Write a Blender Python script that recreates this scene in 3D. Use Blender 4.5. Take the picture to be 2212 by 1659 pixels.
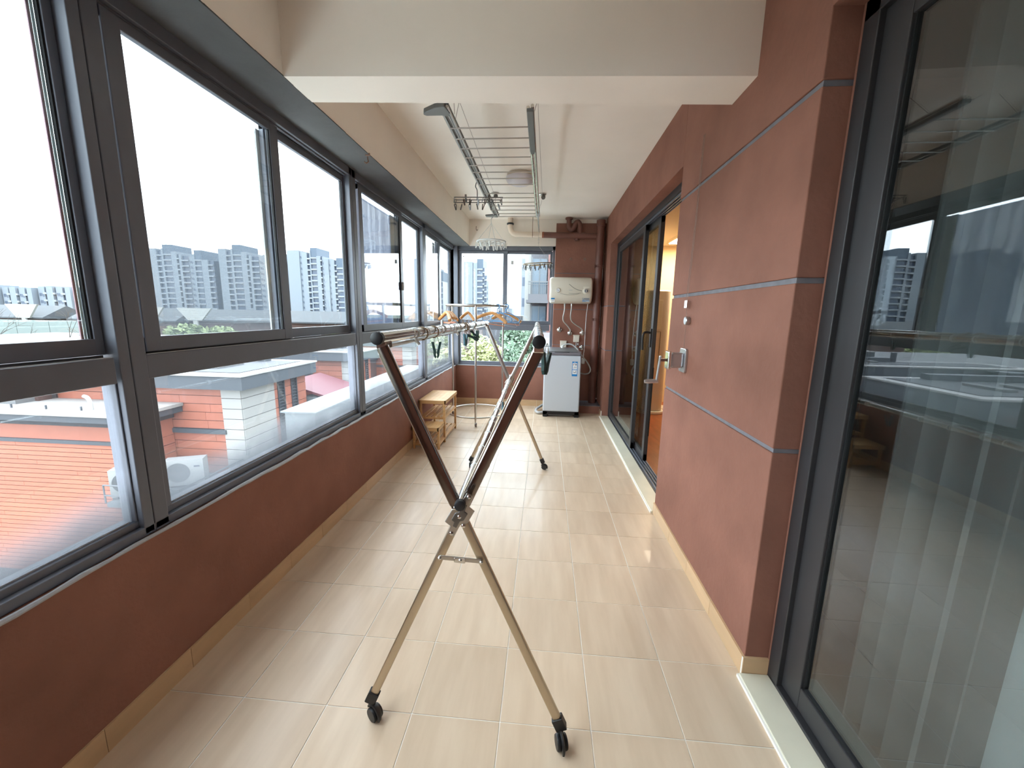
import bpy, bmesh, math, random
from mathutils import Vector, Matrix, Euler
for o in list(bpy.data.objects): bpy.data.objects.remove(o)
S = bpy.context.scene
COL = S.collection
R = random.Random(7)
pi = math.pi
# ---------------------------------------------------------------- camera
F_PX, PITCH, YAW, ROLL = 864.452, 0.173613, -0.0774525, 0.0180252
def cam_rows():
    cy, sy, cp, sp = math.cos(YAW), math.sin(YAW), math.cos(PITCH), math.sin(PITCH)
    f = Vector((sy*cp, cy*cp, -sp)); r0 = Vector((cy, -sy, 0)); u0 = r0.cross(f)
    c, s = math.cos(ROLL), math.sin(ROLL)
    return c*r0+s*u0, -s*r0+c*u0, f
CR, CU, CF = cam_rows()
CAM = Vector((0, 0, 1.5))
cd = bpy.data.cameras.new('camera'); cam = bpy.data.objects.new('camera', cd); COL.objects.link(cam)
cd.sensor_fit = 'HORIZONTAL'; cd.sensor_width = 36; cd.lens = F_PX/2212*36; cd.clip_start = 0.02; cd.clip_end = 2000
m3 = Matrix((CR, CU, -CF)).transposed()
cam.matrix_world = Matrix.Translation(CAM) @ m3.to_4x4()
S.camera = cam
# ---------------------------------------------------------------- sky, exposure
SKY_STRENGTH = 3.0
S.view_settings.view_transform = 'Standard'; S.view_settings.look = 'None'
S.view_settings.exposure = 1.9; S.view_settings.gamma = 1.0; S.view_settings.use_curve_mapping = False
W = bpy.data.worlds.new('overcast_sky'); S.world = W; W.use_nodes = True
nt = W.node_tree; nt.nodes.clear()
wo = nt.nodes.new('ShaderNodeOutputWorld'); bg = nt.nodes.new('ShaderNodeBackground')
tc = nt.nodes.new('ShaderNodeTexCoord'); mp = nt.nodes.new('ShaderNodeMapping'); mp.inputs['Scale'].default_value = (1.6, 1.6, 5)
nz = nt.nodes.new('ShaderNodeTexNoise'); nz.inputs['Scale'].default_value = 1.7; nz.inputs['Detail'].default_value = 6; nz.inputs['Roughness'].default_value = .55
rp = nt.nodes.new('ShaderNodeValToRGB')
rp.color_ramp.elements[0].position = .36; rp.color_ramp.elements[0].color = (.78, .89, 1.0, 1)
rp.color_ramp.elements[1].position = .66; rp.color_ramp.elements[1].color = (1.0, .99, .98, 1)
nt.links.new(tc.outputs['Generated'], mp.inputs['Vector']); nt.links.new(mp.outputs['Vector'], nz.inputs['Vector'])
nt.links.new(nz.outputs['Fac'], rp.inputs['Fac']); nt.links.new(rp.outputs['Color'], bg.inputs['Color'])
bg.inputs['Strength'].default_value = SKY_STRENGTH
nt.links.new(bg.outputs['Background'], wo.inputs['Surface'])

# ---------------------------------------------------------------- mesh builder
WLOC = {}
class MB:
    def __init__(s): s.v = []; s.f = []
    def bx(s, x0, x1, y0, y1, z0, z1):
        if x0 > x1: x0, x1 = x1, x0
        if y0 > y1: y0, y1 = y1, y0
        if z0 > z1: z0, z1 = z1, z0
        n = len(s.v)
        s.v += [(x0,y0,z0),(x1,y0,z0),(x1,y1,z0),(x0,y1,z0),(x0,y0,z1),(x1,y0,z1),(x1,y1,z1),(x0,y1,z1)]
        s.f += [tuple(n+i for i in q) for q in ((0,3,2,1),(4,5,6,7),(0,1,5,4),(1,2,6,5),(2,3,7,6),(3,0,4,7))]
        return s
    def bar(s, p, q, w, h, up=(0,0,1)):
        p, q = Vector(p), Vector(q); d = (q-p).normalized(); up = Vector(up)
        a = d.cross(up)
        if a.length < 1e-5: a = d.cross(Vector((0,1,0)))
        a.normalize(); b = a.cross(d).normalized(); n = len(s.v)
        for c in (p, q):
            for i, j in ((-1,-1),(1,-1),(1,1),(-1,1)): s.v.append(tuple(c+a*(i*w/2)+b*(j*h/2)))
        s.f += [tuple(n+i for i in k) for k in ((0,1,2,3),(7,6,5,4),(0,4,5,1),(1,5,6,2),(2,6,7,3),(3,7,4,0))]
        return s
    def tube(s, pts, r, seg=10, closed=False, ry=None, caps=True):
        pts = [Vector(p) for p in pts]; m = len(pts); n = len(s.v)
        rr = r if isinstance(r, (list, tuple)) else [r]*m
        up = None
        for i, p in enumerate(pts):
            if closed: d = pts[(i+1) % m]-pts[i-1]
            else: d = pts[min(i+1, m-1)]-pts[max(i-1, 0)]
            d.normalize()
            if up is None:
                up = Vector((0,0,1)) if abs(d.z) < .9 else Vector((0,1,0))
            a = d.cross(up)
            if a.length < 1e-4: a = d.cross(Vector((1,0,0)))
            a.normalize(); b = a.cross(d).normalized(); up = b
            for k in range(seg):
                t = 2*pi*k/seg
                s.v.append(tuple(p+a*(rr[i]*math.cos(t))+b*((ry if ry else rr[i])*math.sin(t))))
        for i in range(m if closed else m-1):
            j = (i+1) % m
            for k in range(seg):
                l = (k+1) % seg
                s.f.append((n+i*seg+k, n+i*seg+l, n+j*seg+l, n+j*seg+k))
        if not closed and caps:
            s.f.append(tuple(n+k for k in reversed(range(seg)))); s.f.append(tuple(n+(m-1)*seg+k for k in range(seg)))
        return s
    def cyl(s, p, q, r, seg=14, r2=None): return s.tube([p, q], [r, r if r2 is None else r2], seg)
    def ring(s, c, Rr, r, seg=40, sec=8, tilt=None):
        c = Vector(c); pts = []
        for k in range(seg):
            t = 2*pi*k/seg; v = Vector((Rr*math.cos(t), Rr*math.sin(t), 0))
            if tilt is not None: v = tilt @ v
            pts.append(c+v)
        return s.tube(pts, r, sec, closed=True)
    def lathe(s, c, prof, seg=24, rot=None):
        c = Vector(c); n = len(s.v); m = len(prof)
        for (r, z) in prof:
            for k in range(seg):
                t = 2*pi*k/seg; v = Vector((r*math.cos(t), r*math.sin(t), z))
                if rot is not None: v = rot @ v
                s.v.append(tuple(c+v))
        for i in range(m-1):
            for k in range(seg):
                l = (k+1) % seg
                s.f.append((n+i*seg+k, n+i*seg+l, n+(i+1)*seg+l, n+(i+1)*seg+k))
        s.f.append(tuple(n+k for k in reversed(range(seg)))); s.f.append(tuple(n+(m-1)*seg+k for k in range(seg)))
        return s
    def prism(s, poly, fn, d0, d1):
        n = len(s.v); m = len(poly)
        for d in (d0, d1):
            for a, b in poly: s.v.append(tuple(fn(a, b, d)))
        s.f.append(tuple(n+i for i in reversed(range(m)))); s.f.append(tuple(n+m+i for i in range(m)))
        for i in range(m):
            j = (i+1) % m; s.f.append((n+i, n+j, n+m+j, n+m+i))
        return s
    def quad(s, a, b, c, d):
        n = len(s.v); s.v += [tuple(a), tuple(b), tuple(c), tuple(d)]; s.f.append((n, n+1, n+2, n+3)); return s
    def mesh(s, name, mat, off=(0,0,0), smooth=False):
        me = bpy.data.meshes.new(name)
        ox, oy, oz = off
        me.from_pydata([(x-ox, y-oy, z-oz) for x, y, z in s.v], [], s.f)
        bm = bmesh.new(); bm.from_mesh(me); bmesh.ops.recalc_face_normals(bm, faces=bm.faces); bm.to_mesh(me); bm.free()
        if smooth:
            me.polygons.foreach_set('use_smooth', [True]*len(me.polygons)); me.set_sharp_from_angle(angle=math.radians(38))
        if mat is not None: me.materials.append(mat)
        me.update(); return me
    def build(s, name, mat, parent=None, smooth=False, bevel=0, bseg=2):
        off = WLOC.get(parent.name, (0,0,0)) if parent else (0,0,0)
        ob = bpy.data.objects.new(name, s.mesh(name, mat, off, smooth)); COL.objects.link(ob)
        if parent: ob.parent = parent; WLOC[ob.name] = off
        else: WLOC[ob.name] = (0,0,0)
        if bevel:
            b = ob.modifiers.new('bevel', 'BEVEL'); b.width = bevel; b.segments = bseg; b.limit_method = 'ANGLE'; b.angle_limit = math.radians(35)
        return ob
def tag(o, label, cat=None, group=None):
    o['label'] = label
    if cat: o['category'] = cat
    if group: o['group'] = group
    return o
def struct(o, label=None):
    o['kind'] = 'structure'
    if label: o['label'] = label
    return o
def stuff(o): o['kind'] = 'stuff'; return o
def empty(name, loc=(0,0,0), label=None, cat=None, group=None):
    o = bpy.data.objects.new(name, None); COL.objects.link(o); o.location = loc; o.empty_display_size = .1
    WLOC[o.name] = tuple(loc)
    if label: tag(o, label, cat, group)
    return o
def inst(me, name, parent, loc=(0,0,0), rot=None, scale=None):
    o = bpy.data.objects.new(name, me); COL.objects.link(o); o.parent = parent
    off = WLOC.get(parent.name, (0,0,0)) if parent else (0,0,0)
    o.location = (loc[0]-off[0], loc[1]-off[1], loc[2]-off[2])
    if rot: o.rotation_euler = rot
    if scale: o.scale = scale
    WLOC[o.name] = off
    return o
KIDS = {}
def copy_tree(root, loc, rot=(0,0,0), label=None, group=None, scale=None):
    r = root.copy(); COL.objects.link(r); r.location = loc; r.rotation_euler = rot
    if scale: r.scale = (scale,)*3
    if label: r['label'] = label
    if group: r['group'] = group
    for ch in [o for o in bpy.data.objects if o.parent == root]:
        c = ch.copy(); COL.objects.link(c); c.parent = r
        for g in [o for o in bpy.data.objects if o.parent == ch]:
            d = g.copy(); COL.objects.link(d); d.parent = c
    return r
def arc(c, r, a0, a1, n, fn): return [fn(c[0]+r*math.cos(a0+(a1-a0)*i/n), c[1]+r*math.sin(a0+(a1-a0)*i/n)) for i in range(n+1)]
def smooth_path(pts, n=8):
    P = [Vector(p) for p in pts]; out = []
    for i in range(len(P)-1):
        p0, p1, p2, p3 = P[max(i-1,0)], P[i], P[i+1], P[min(i+2, len(P)-1)]
        for k in range(n):
            t = k/n
            out.append(.5*((2*p1)+(p2-p0)*t+(2*p0-5*p1+4*p2-p3)*t*t+(3*p1-p0-3*p2+p3)*t**3))
    out.append(P[-1]); return out

# ---------------------------------------------------------------- materials
def lin(r, g, b):
    f = lambda c: (c/255/12.92) if c/255 <= .04045 else ((c/255+.055)/1.055)**2.4
    return (f(r), f(g), f(b), 1)
def mat(name, col, rough=.5, metal=0, var=0, vscale=4, stretch=(1,1,1), bump=0, bscale=60, coat=0, rnd=0, spec=.5, col2=None, detail=4):
    m = bpy.data.materials.new(name); m.use_nodes = True; n = m.node_tree; b = n.nodes['Principled BSDF']
    b.inputs['Base Color'].default_value = col; b.inputs['Roughness'].default_value = rough; b.inputs['Metallic'].default_value = metal
    b.inputs['Coat Weight'].default_value = coat; b.inputs['Specular IOR Level'].default_value = spec
    if var or bump or rnd:
        t = n.nodes.new('ShaderNodeTexCoord'); mpn = n.nodes.new('ShaderNodeMapping'); mpn.inputs['Scale'].default_value = stretch
        n.links.new(t.outputs['Object'], mpn.inputs['Vector']); src = mpn.outputs['Vector']
        if rnd:
            oi = n.nodes.new('ShaderNodeObjectInfo'); ml = n.nodes.new('ShaderNodeMath'); ml.operation = 'MULTIPLY'; ml.inputs[1].default_value = 37.0
            cx = n.nodes.new('ShaderNodeCombineXYZ'); va = n.nodes.new('ShaderNodeVectorMath')
            n.links.new(oi.outputs['Random'], ml.inputs[0])
            for k in range(3): n.links.new(ml.outputs[0], cx.inputs[k])
            n.links.new(src, va.inputs[0]); n.links.new(cx.outputs[0], va.inputs[1]); src = va.outputs[0]
    if var:
        z = n.nodes.new('ShaderNodeTexNoise'); z.inputs['Scale'].default_value = vscale; z.inputs['Detail'].default_value = detail
        n.links.new(src, z.inputs['Vector'])
        cr = n.nodes.new('ShaderNodeValToRGB'); lo = tuple(c*(1-var) for c in col[:3])+(1,); hi = tuple(min(1, c*(1+var)) for c in col[:3])+(1,)
        if col2: lo, hi = col, col2
        cr.color_ramp.elements[0].position = .3; cr.color_ramp.elements[0].color = lo
        cr.color_ramp.elements[1].position = .7; cr.color_ramp.elements[1].color = hi
        n.links.new(z.outputs['Fac'], cr.inputs['Fac']); last = cr.outputs['Color']
        if rnd:
            hs = n.nodes.new('ShaderNodeHueSaturation'); mr = n.nodes.new('ShaderNodeMapRange')
            mr.inputs['To Min'].default_value = 1-rnd; mr.inputs['To Max'].default_value = 1+rnd
            n.links.new(oi.outputs['Random'], mr.inputs['Value']); n.links.new(mr.outputs['Result'], hs.inputs['Value'])
            n.links.new(last, hs.inputs['Color']); last = hs.outputs['Color']
        n.links.new(last, b.inputs['Base Color'])
    if bump:
        z2 = n.nodes.new('ShaderNodeTexNoise'); z2.inputs['Scale'].default_value = bscale; z2.inputs['Detail'].default_value = 5
        n.links.new(src, z2.inputs['Vector']); bp = n.nodes.new('ShaderNodeBump'); bp.inputs['Strength'].default_value = bump; bp.inputs['Distance'].default_value = .01
        n.links.new(z2.outputs['Fac'], bp.inputs['Height']); n.links.new(bp.outputs['Normal'], b.inputs['Normal'])
    return m
def glass(name, tint=(1,1,1,1), ior=1.5, gain=1.0, base=0.0, film=None, rough=0.0):
    """thin pane: clear transmission plus mirror reflection by angle; film = (colour, low, high, noise) condensation that thickens towards the bottom edge of the pane"""
    m = bpy.data.materials.new(name); m.use_nodes = True; n = m.node_tree; n.nodes.clear()
    out = n.nodes.new('ShaderNodeOutputMaterial'); tr = n.nodes.new('ShaderNodeBsdfTransparent'); tr.inputs['Color'].default_value = tint
    gl = n.nodes.new('ShaderNodeBsdfGlossy'); gl.inputs['Roughness'].default_value = rough; gl.inputs['Color'].default_value = (.95,.97,1,1)
    lw = n.nodes.new('ShaderNodeLayerWeight'); lw.inputs['Blend'].default_value = .5      # facing = 1-|cos|
    pw_ = n.nodes.new('ShaderNodeMath'); pw_.operation = 'POWER'; pw_.inputs[1].default_value = 5; n.links.new(lw.outputs['Facing'], pw_.inputs[0])
    r0 = ((ior-1)/(ior+1))**2; fr = n.nodes.new('ShaderNodeMath'); fr.operation = 'MULTIPLY_ADD'; fr.inputs[1].default_value = 1-r0; fr.inputs[2].default_value = r0; n.links.new(pw_.outputs[0], fr.inputs[0])
    ma = n.nodes.new('ShaderNodeMath'); ma.operation = 'MULTIPLY_ADD'; ma.inputs[1].default_value = gain; ma.inputs[2].default_value = base; ma.use_clamp = True
    mx = n.nodes.new('ShaderNodeMixShader'); n.links.new(fr.outputs[0], ma.inputs[0]); n.links.new(ma.outputs[0], mx.inputs[0])
    n.links.new(tr.outputs[0], mx.inputs[1]); n.links.new(gl.outputs[0], mx.inputs[2]); last = mx.outputs[0]
    if film:
        colr, lo, hi, top = film
        t = n.nodes.new('ShaderNodeTexCoord'); sp = n.nodes.new('ShaderNodeSeparateXYZ'); n.links.new(t.outputs['Generated'], sp.inputs[0])
        mr = n.nodes.new('ShaderNodeMapRange'); mr.interpolation_type = 'SMOOTHSTEP'; mr.inputs['From Min'].default_value = top; mr.inputs['From Max'].default_value = 0; mr.inputs['To Min'].default_value = lo; mr.inputs['To Max'].default_value = hi
        zz = n.nodes.new('ShaderNodeTexNoise'); zz.inputs['Scale'].default_value = 2.2; zz.inputs['Detail'].default_value = 3
        mpn = n.nodes.new('ShaderNodeMapping'); mpn.inputs['Scale'].default_value = (1, 1, 1); n.links.new(t.outputs['Object'], mpn.inputs[0]); n.links.new(mpn.outputs[0], zz.inputs['Vector'])
        sb = n.nodes.new('ShaderNodeMath'); sb.operation = 'MULTIPLY_ADD'; sb.inputs[1].default_value = .45; sb.inputs[2].default_value = -.22
        ad = n.nodes.new('ShaderNodeMath'); ad.operation = 'ADD'
        n.links.new(zz.outputs['Fac'], sb.inputs[0]); n.links.new(sp.outputs['Z'], ad.inputs[0]); n.links.new(sb.outputs[0], ad.inputs[1]); n.links.new(ad.outputs[0], mr.inputs['Value'])
        tl = n.nodes.new('ShaderNodeBsdfTranslucent'); tl.inputs['Color'].default_value = colr
        m2 = n.nodes.new('ShaderNodeMixShader'); n.links.new(mr.outputs['Result'], m2.inputs[0]); n.links.new(last, m2.inputs[1]); n.links.new(tl.outputs[0], m2.inputs[2]); last = m2.outputs[0]
    n.links.new(last, out.inputs['Surface']); return m
def screen_mat(name, col, fill, pitch, dirt=0):
    """insect screen: fine woven wires, the gaps between them clear"""
    m = bpy.data.materials.new(name); m.use_nodes = True; n = m.node_tree; n.nodes.clear()
    out = n.nodes.new('ShaderNodeOutputMaterial'); tr = n.nodes.new('ShaderNodeBsdfTransparent')
    df = n.nodes.new('ShaderNodeBsdfDiffuse'); df.inputs['Color'].default_value = col
    tl = n.nodes.new('ShaderNodeBsdfTranslucent'); tl.inputs['Color'].default_value = col; am = n.nodes.new('ShaderNodeMixShader'); am.inputs[0].default_value = .55
    n.links.new(df.outputs[0], am.inputs[1]); n.links.new(tl.outputs[0], am.inputs[2])
    t = n.nodes.new('ShaderNodeTexCoord'); sep = n.nodes.new('ShaderNodeSeparateXYZ'); n.links.new(t.outputs['Object'], sep.inputs[0])
    outs = []
    for ax in ('Y', 'Z'):
        a = n.nodes.new('ShaderNodeMath'); a.operation = 'MULTIPLY'; a.inputs[1].default_value = 2*pi/pitch; n.links.new(sep.outputs[ax], a.inputs[0])
        b = n.nodes.new('ShaderNodeMath'); b.operation = 'SINE'; n.links.new(a.outputs[0], b.inputs[0]); outs.append(b.outputs[0])
    mxm = n.nodes.new('ShaderNodeMath'); mxm.operation = 'MAXIMUM'; n.links.new(outs[0], mxm.inputs[0]); n.links.new(outs[1], mxm.inputs[1])
    mr = n.nodes.new('ShaderNodeMapRange'); mr.inputs['From Min'].default_value = .2; mr.inputs['From Max'].default_value = .95; mr.inputs['To Min'].default_value = fill*.35; mr.inputs['To Max'].default_value = fill
    n.links.new(mxm.outputs[0], mr.inputs['Value']); fac = mr.outputs['Result']
    if dirt:
        z = n.nodes.new('ShaderNodeTexNoise'); z.inputs['Scale'].default_value = 6; z.inputs['Detail'].default_value = 5
        mpn = n.nodes.new('ShaderNodeMapping'); mpn.inputs['Scale'].default_value = (1, 3, .5); n.links.new(t.outputs['Object'], mpn.inputs[0]); n.links.new(mpn.outputs[0], z.inputs['Vector'])
        ad = n.nodes.new('ShaderNodeMath'); ad.operation = 'MULTIPLY_ADD'; ad.inputs[1].default_value = dirt; ad.use_clamp = True; n.links.new(z.outputs['Fac'], ad.inputs[0]); n.links.new(fac, ad.inputs[2]); fac = ad.outputs[0]
    mx = n.nodes.new('ShaderNodeMixShader'); n.links.new(fac, mx.inputs[0]); n.links.new(tr.outputs[0], mx.inputs[1]); n.links.new(am.outputs[0], mx.inputs[2])
    n.links.new(mx.outputs[0], out.inputs['Surface']); return m
def emit(name, col, s):
    m = bpy.data.materials.new(name); m.use_nodes = True; n = m.node_tree; n.nodes.clear()
    o = n.nodes.new('ShaderNodeOutputMaterial'); e = n.nodes.new('ShaderNodeEmission'); e.inputs['Color'].default_value = col; e.inputs['Strength'].default_value = s
    n.links.new(e.outputs[0], o.inputs['Surface']); return m
M = dict(
    brown=mat('brown_stucco', lin(146,102,87), .72, var=.13, vscale=3, bump=.25, bscale=35, spec=.12),
    joint=mat('grey_joint', lin(120,118,124), .7, var=.12, vscale=20),
    white=mat('white_paint', lin(244,235,224), .7, var=.03, vscale=2, bump=.05, bscale=30),
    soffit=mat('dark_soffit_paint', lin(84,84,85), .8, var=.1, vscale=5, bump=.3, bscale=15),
    tile=mat('beige_tile', lin(208,184,157), .30, var=.1, vscale=3.2, stretch=(5,.7,1), bump=.02, bscale=90, coat=.08, spec=.24, rnd=.035, col2=lin(222,200,174), detail=7),
    skirt=mat('tan_skirting', lin(212,178,138), .35, var=.1, vscale=4, stretch=(1,.5,3), rnd=.05),
    grout=mat('white_grout', lin(246,242,234), .8),
    sill=mat('cream_stone', lin(228,222,200), .3, var=.04, vscale=6),
    caulk=mat('silver_caulk', lin(176,178,182), .5, bump=.5, bscale=40),
    frame=mat('charcoal_aluminium', lin(102,106,116), .42, var=.05, vscale=8, spec=.5),
    frame_d=mat('black_aluminium', lin(54,53,55), .42, spec=.5),
    gasket=mat('black_gasket', lin(24,26,27), .6),
    chrome=mat('chrome', (.72,.71,.69,1), .14, 1),
    steel=mat('brushed_steel', (.52,.50,.47,1), .28, 1),
    champagne=mat('champagne_steel', lin(196,182,160), .34, 1),
    dsteel=mat('dark_steel', (.20,.20,.20,1), .3, 1),
    gun=mat('dark_chrome', (.26,.22,.20,1), .16, 1),
    black=mat('black_plastic', lin(26,26,28), .45),
    dgrey=mat('grey_plastic', lin(104,106,106), .45),
    lgrey=mat('light_grey_plastic', lin(188,188,186), .4),
    wplastic=mat('white_plastic', lin(236,236,232), .4),
    clearw=mat('frosted_white_plastic', lin(232,234,232), .35),
    cream=mat('cream_enamel', lin(226,218,202), .3, coat=.3),
    silver=mat('silver_enamel', lin(208,215,223), .4, metal=.08, coat=.1),
    lid=mat('grey_lid', lin(120,116,122), .3, coat=.3),
    blue=mat('label_blue', lin(20,134,204), .5), paper=mat('label_white', lin(240,242,244), .6), ink=mat('label_ink', lin(90,96,110), .6), orange=mat('label_orange', lin(236,150,70), .6),
    bamboo=mat('bamboo', lin(206,160,104), .45, var=.14, vscale=5, stretch=(1,8,8), rnd=.06, col2=lin(222,182,130)),
    wood=mat('hanger_wood', lin(196,140,84), .4, var=.14, vscale=9, stretch=(1,6,6), rnd=.08),
    wood2=mat('hanger_bar_wood', lin(196,122,88), .45),
    hblue=mat('blue_plastic', lin(130,178,226), .4),
    pegg=mat('dark_green_plastic', lin(40,66,62), .45), pegb=mat('blue_green_plastic', lin(70,110,124), .45),
    twine=mat('brown_twine', lin(150,128,104), .8),
    pbrown=mat('painted_brown_pipe', lin(108,68,58), .45, var=.1, vscale=6),
    pbrownl=mat('painted_red_brown_pipe', lin(150,86,58), .5),
    pcream=mat('cream_pipe', lin(226,208,190), .4),
    rust=mat('rusty_strap', lin(140,108,90), .7),
    braid=mat('braided_hose', lin(205,203,198), .35, metal=.4, bump=.4, bscale=200),
    alu=mat('cast_aluminium', lin(190,190,192), .3, metal=.85),
    cable=mat('steel_cord', lin(150,128,118), .5, metal=.3),
    warm=mat('warm_plaster', lin(240,216,172), .7), warmc=mat('warm_ceiling', lin(238,222,196), .7), woodfloor=mat('red_wood_floor', lin(150,82,44), .35, var=.2, vscale=3, stretch=(6,1,1)),
    dimwall=mat('dim_plaster', lin(140,146,142), .7), curtain=mat('grey_green_curtain', lin(150,158,156), .8, var=.08, vscale=3), sheer=mat('pale_sheer', lin(196,208,208), .8),
    dimfloor=mat('grey_floor', lin(128,130,130), .35),
    lamp=mat('lamp_opal', lin(212,208,214), .35), lampr=mat('lamp_rim', lin(196,184,168), .4),
    glass=glass('clear_glass', (.93,.98,.99,1)),
    glass_door=glass('door_glass', (.74,.76,.76,1), 1.5, 2.0, .0),
    glass_door2=glass('door_glass_dark', (.55,.58,.58,1), 1.5, 1.2, .0),
    glass_low=glass('misted_glass', (.95,.98,1,1), film=((.105,.115,.125,1), .05, .74, .38)),
    screen=screen_mat('insect_screen', lin(96,100,106), .52, .0031),
    dirtscr=screen_mat('dusty_screen', lin(120,126,144), .8, .004, dirt=.7),
    seal=mat('purple_seal', lin(110,80,88), .6), sealw=mat('pile_seal', lin(190,205,205), .8),
)
# ================================================================ room shell
XL, XR, YF, YB, ZC = -1.445, 0.89, 6.50, -1.0, 2.93
XF = -1.46                       # inner face of the left window frames
fl = struct(MB().bx(-1.60, 1.0, YB-.1, 6.62, -.22, -.0025).build('floor', M['grout']), 'beige tiled balcony floor with white grout')
TX, TY, GX, GY = .336, .337, .216, 1.247
tile_cache = {}
kx = [GX+TX*i for i in range(-6, 4)]; ky = [GY+TY*i for i in range(-8, 18)]
for i in range(len(kx)-1):
    for j in range(len(ky)-1):
        x0, x1 = max(kx[i], XL), min(kx[i+1], XR); y0, y1 = max(ky[j], YB), min(ky[j+1], YF)
        if x1-x0 < .03 or y1-y0 < .03: continue
        w, d = round(x1-x0-.0048, 4), round(y1-y0-.0048, 4)
        if (w, d) not in tile_cache:
            tile_cache[(w, d)] = MB().bx(-w/2, w/2, -d/2, d/2, -.01, 0).mesh('tile', M['tile'])
        inst(tile_cache[(w, d)], 'tile', fl, ((x0+x1)/2, (y0+y1)/2, R.uniform(-.0004, .0004)))
# ceiling + cross beam
ce = struct(MB().bx(-1.65, 1.25, YB-.1, 6.75, ZC, ZC+.16).build('ceiling', M['white']), 'white painted balcony ceiling')
bm_ = MB(); poly = [(-1.22, 1.927), (XR+.05, 2.024), (XR+.05, 2.268), (-1.22, 2.152)]
bm_.prism(poly, lambda a, b, d: (a, b, d), 2.537, ZC+.02)
struct(bm_.build('trim_1', M['white']), 'white cross beam under the ceiling')
# left parapet, lintel and soffit
wl = struct(MB().bx(-1.62, XL, YB, 6.62, -.2, .652).build('wall_left', M['brown']), 'low brown parapet wall under the long windows')
MB().bx(-1.62, -1.212, YB, 6.62, 2.541, ZC+.01).build('lintel', M['white'], wl)
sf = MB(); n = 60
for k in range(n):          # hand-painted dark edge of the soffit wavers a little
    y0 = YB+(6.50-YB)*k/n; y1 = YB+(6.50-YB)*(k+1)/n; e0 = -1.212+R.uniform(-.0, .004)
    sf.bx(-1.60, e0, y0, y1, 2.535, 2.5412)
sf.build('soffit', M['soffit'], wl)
ck = MB(); n = 90; zz = .652
pts = [(XL-.002+R.uniform(0, .004), YB+.05+(6.46-YB)*k/n, .652+R.uniform(-.004, .004)) for k in range(n+1)]
ck.tube(pts, [R.uniform(.006, .011) for _ in pts], 6).build('caulk_bead', M['caulk'], wl, smooth=True)
# far wall: low parapet, header, pier
wf = struct(MB().bx(-1.62, .13, YF, 6.66, -.2, .652).build('wall_far', M['brown']), 'brown far wall with window above a low parapet')
MB().bx(-1.212, .95, YF-.025, 6.66, 2.541, ZC+.01).build('header', M['white'], wf)
for z0, z1 in ((0, 1.02), (1.028, 1.58), (1.588, 2.13), (2.138, 2.872)):
    MB().bx(.136, 1.0, YF-.035, 6.66, z0, z1).build('panel', M['brown'], wf, bevel=.003)
MB().bx(.14, 1.0, YF-.03, 6.66, 0, 2.87).build('pier_core', M['joint'], wf)
lg = struct(MB().bx(.56, XR, 6.105, YF-.036, 0, .118).build('trim_8', M['brown']), 'raised brown ledge under the drain pipe'); MB().bx(.555, XR, 6.10, YF-.036, .118, .127).build('ledge_cap', M['joint'], lg)
MB().tube([(x*.01, YF-.004, .653) for x in range(-144, 14, 4)], .008, 6).build('caulk_bead', M['caulk'], wf, smooth=True)
# back wall behind the camera
wb = struct(MB().bx(-1.62, 1.25, YB-.12, YB, -.2, ZC).build('wall_back', M['brown']), 'brown wall closing the other end of the balcony')
# right wall: panels proud of grey joints
D1a, D1b, DT = 2.962, 5.93, 2.49      # far door opening
D2a, D2b = -.80, 1.55                # near door opening
wr = struct(MB().bx(XR+.008, 1.14, D2b+.008, D1a-.008, 0, ZC).build('wall_right', M['joint']), 'red-brown stucco wall with painted grey joints')
for z0, z1 in ((0, .988), (1.006, 1.626), (1.646, 2.260), (2.281, ZC)):
    MB().bx(XR, 1.15, D2b, D1a, z0, z1).build('panel', M['brown'], wr, bevel=.004)
for z0, z1 in ((0, .992), (1.004, 1.63), (1.642, ZC)):
    MB().bx(XR, 1.15, D1b, 6.62, z0, z1).build('panel', M['brown'], wr, bevel=.004)
MB().bx(XR+.008, 1.14, D1b+.008, 6.6, 0, ZC).build('panel_core', M['joint'], wr)
MB().bx(XR, 1.15, D1a, D1b, DT, ZC).build('door_header', M['brown'], wr)
MB().bx(XR, 1.15, YB, D2b, DT, ZC).build('door_header', M['brown'], wr)
MB().bx(XR, 1.15, YB, D2a, 0, DT).build('panel', M['brown'], wr)
# skirting tiles
def skirting(name, along, fixed, depth, a0, a1, h, label):
    root = None; a = a0; first = True
    while a < a1-.01:
        b = min(a+.336, a1); mb = MB()
        if along == 'y': mb.bx(fixed, fixed+depth, a+.0012, b-.0012, 0, h)
        else: mb.bx(a+.0012, b-.0012, fixed, fixed+depth, 0, h)
        if first: root = struct(MB().bx(*((fixed, fixed+depth*.7, a0, a1, 0, h-.001) if along == 'y' else (a0, a1, fixed, fixed+depth*.7, 0, h-.001))).build(name, M['grout']), label); first = False
        mb.build('skirting_tile', M['skirt'], root); a = b
    return root
skirting('baseboard_left', 'y', XL-.002, .010, YB, YF, .092, 'tan tile skirting along the window wall')
skirting('baseboard_far', 'x', YF+.002, -.012, XL+.01, .12, .10, 'tan tile skirting along the far wall')
skirting('baseboard_right', 'y', XR+.002, -.012, D2b, D1a, .088, 'tan tile skirting along the stucco pier')
skirting('baseboard_corner', 'y', XR+.002, -.012, D1b, 6.10, .088, 'tan tile skirting between sliding door and raised ledge')
skirting('baseboard_reveal', 'x', D2b, -.012, XR-.01, .985, .088, 'tan tile skirting on the end of the stucco pier')

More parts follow.
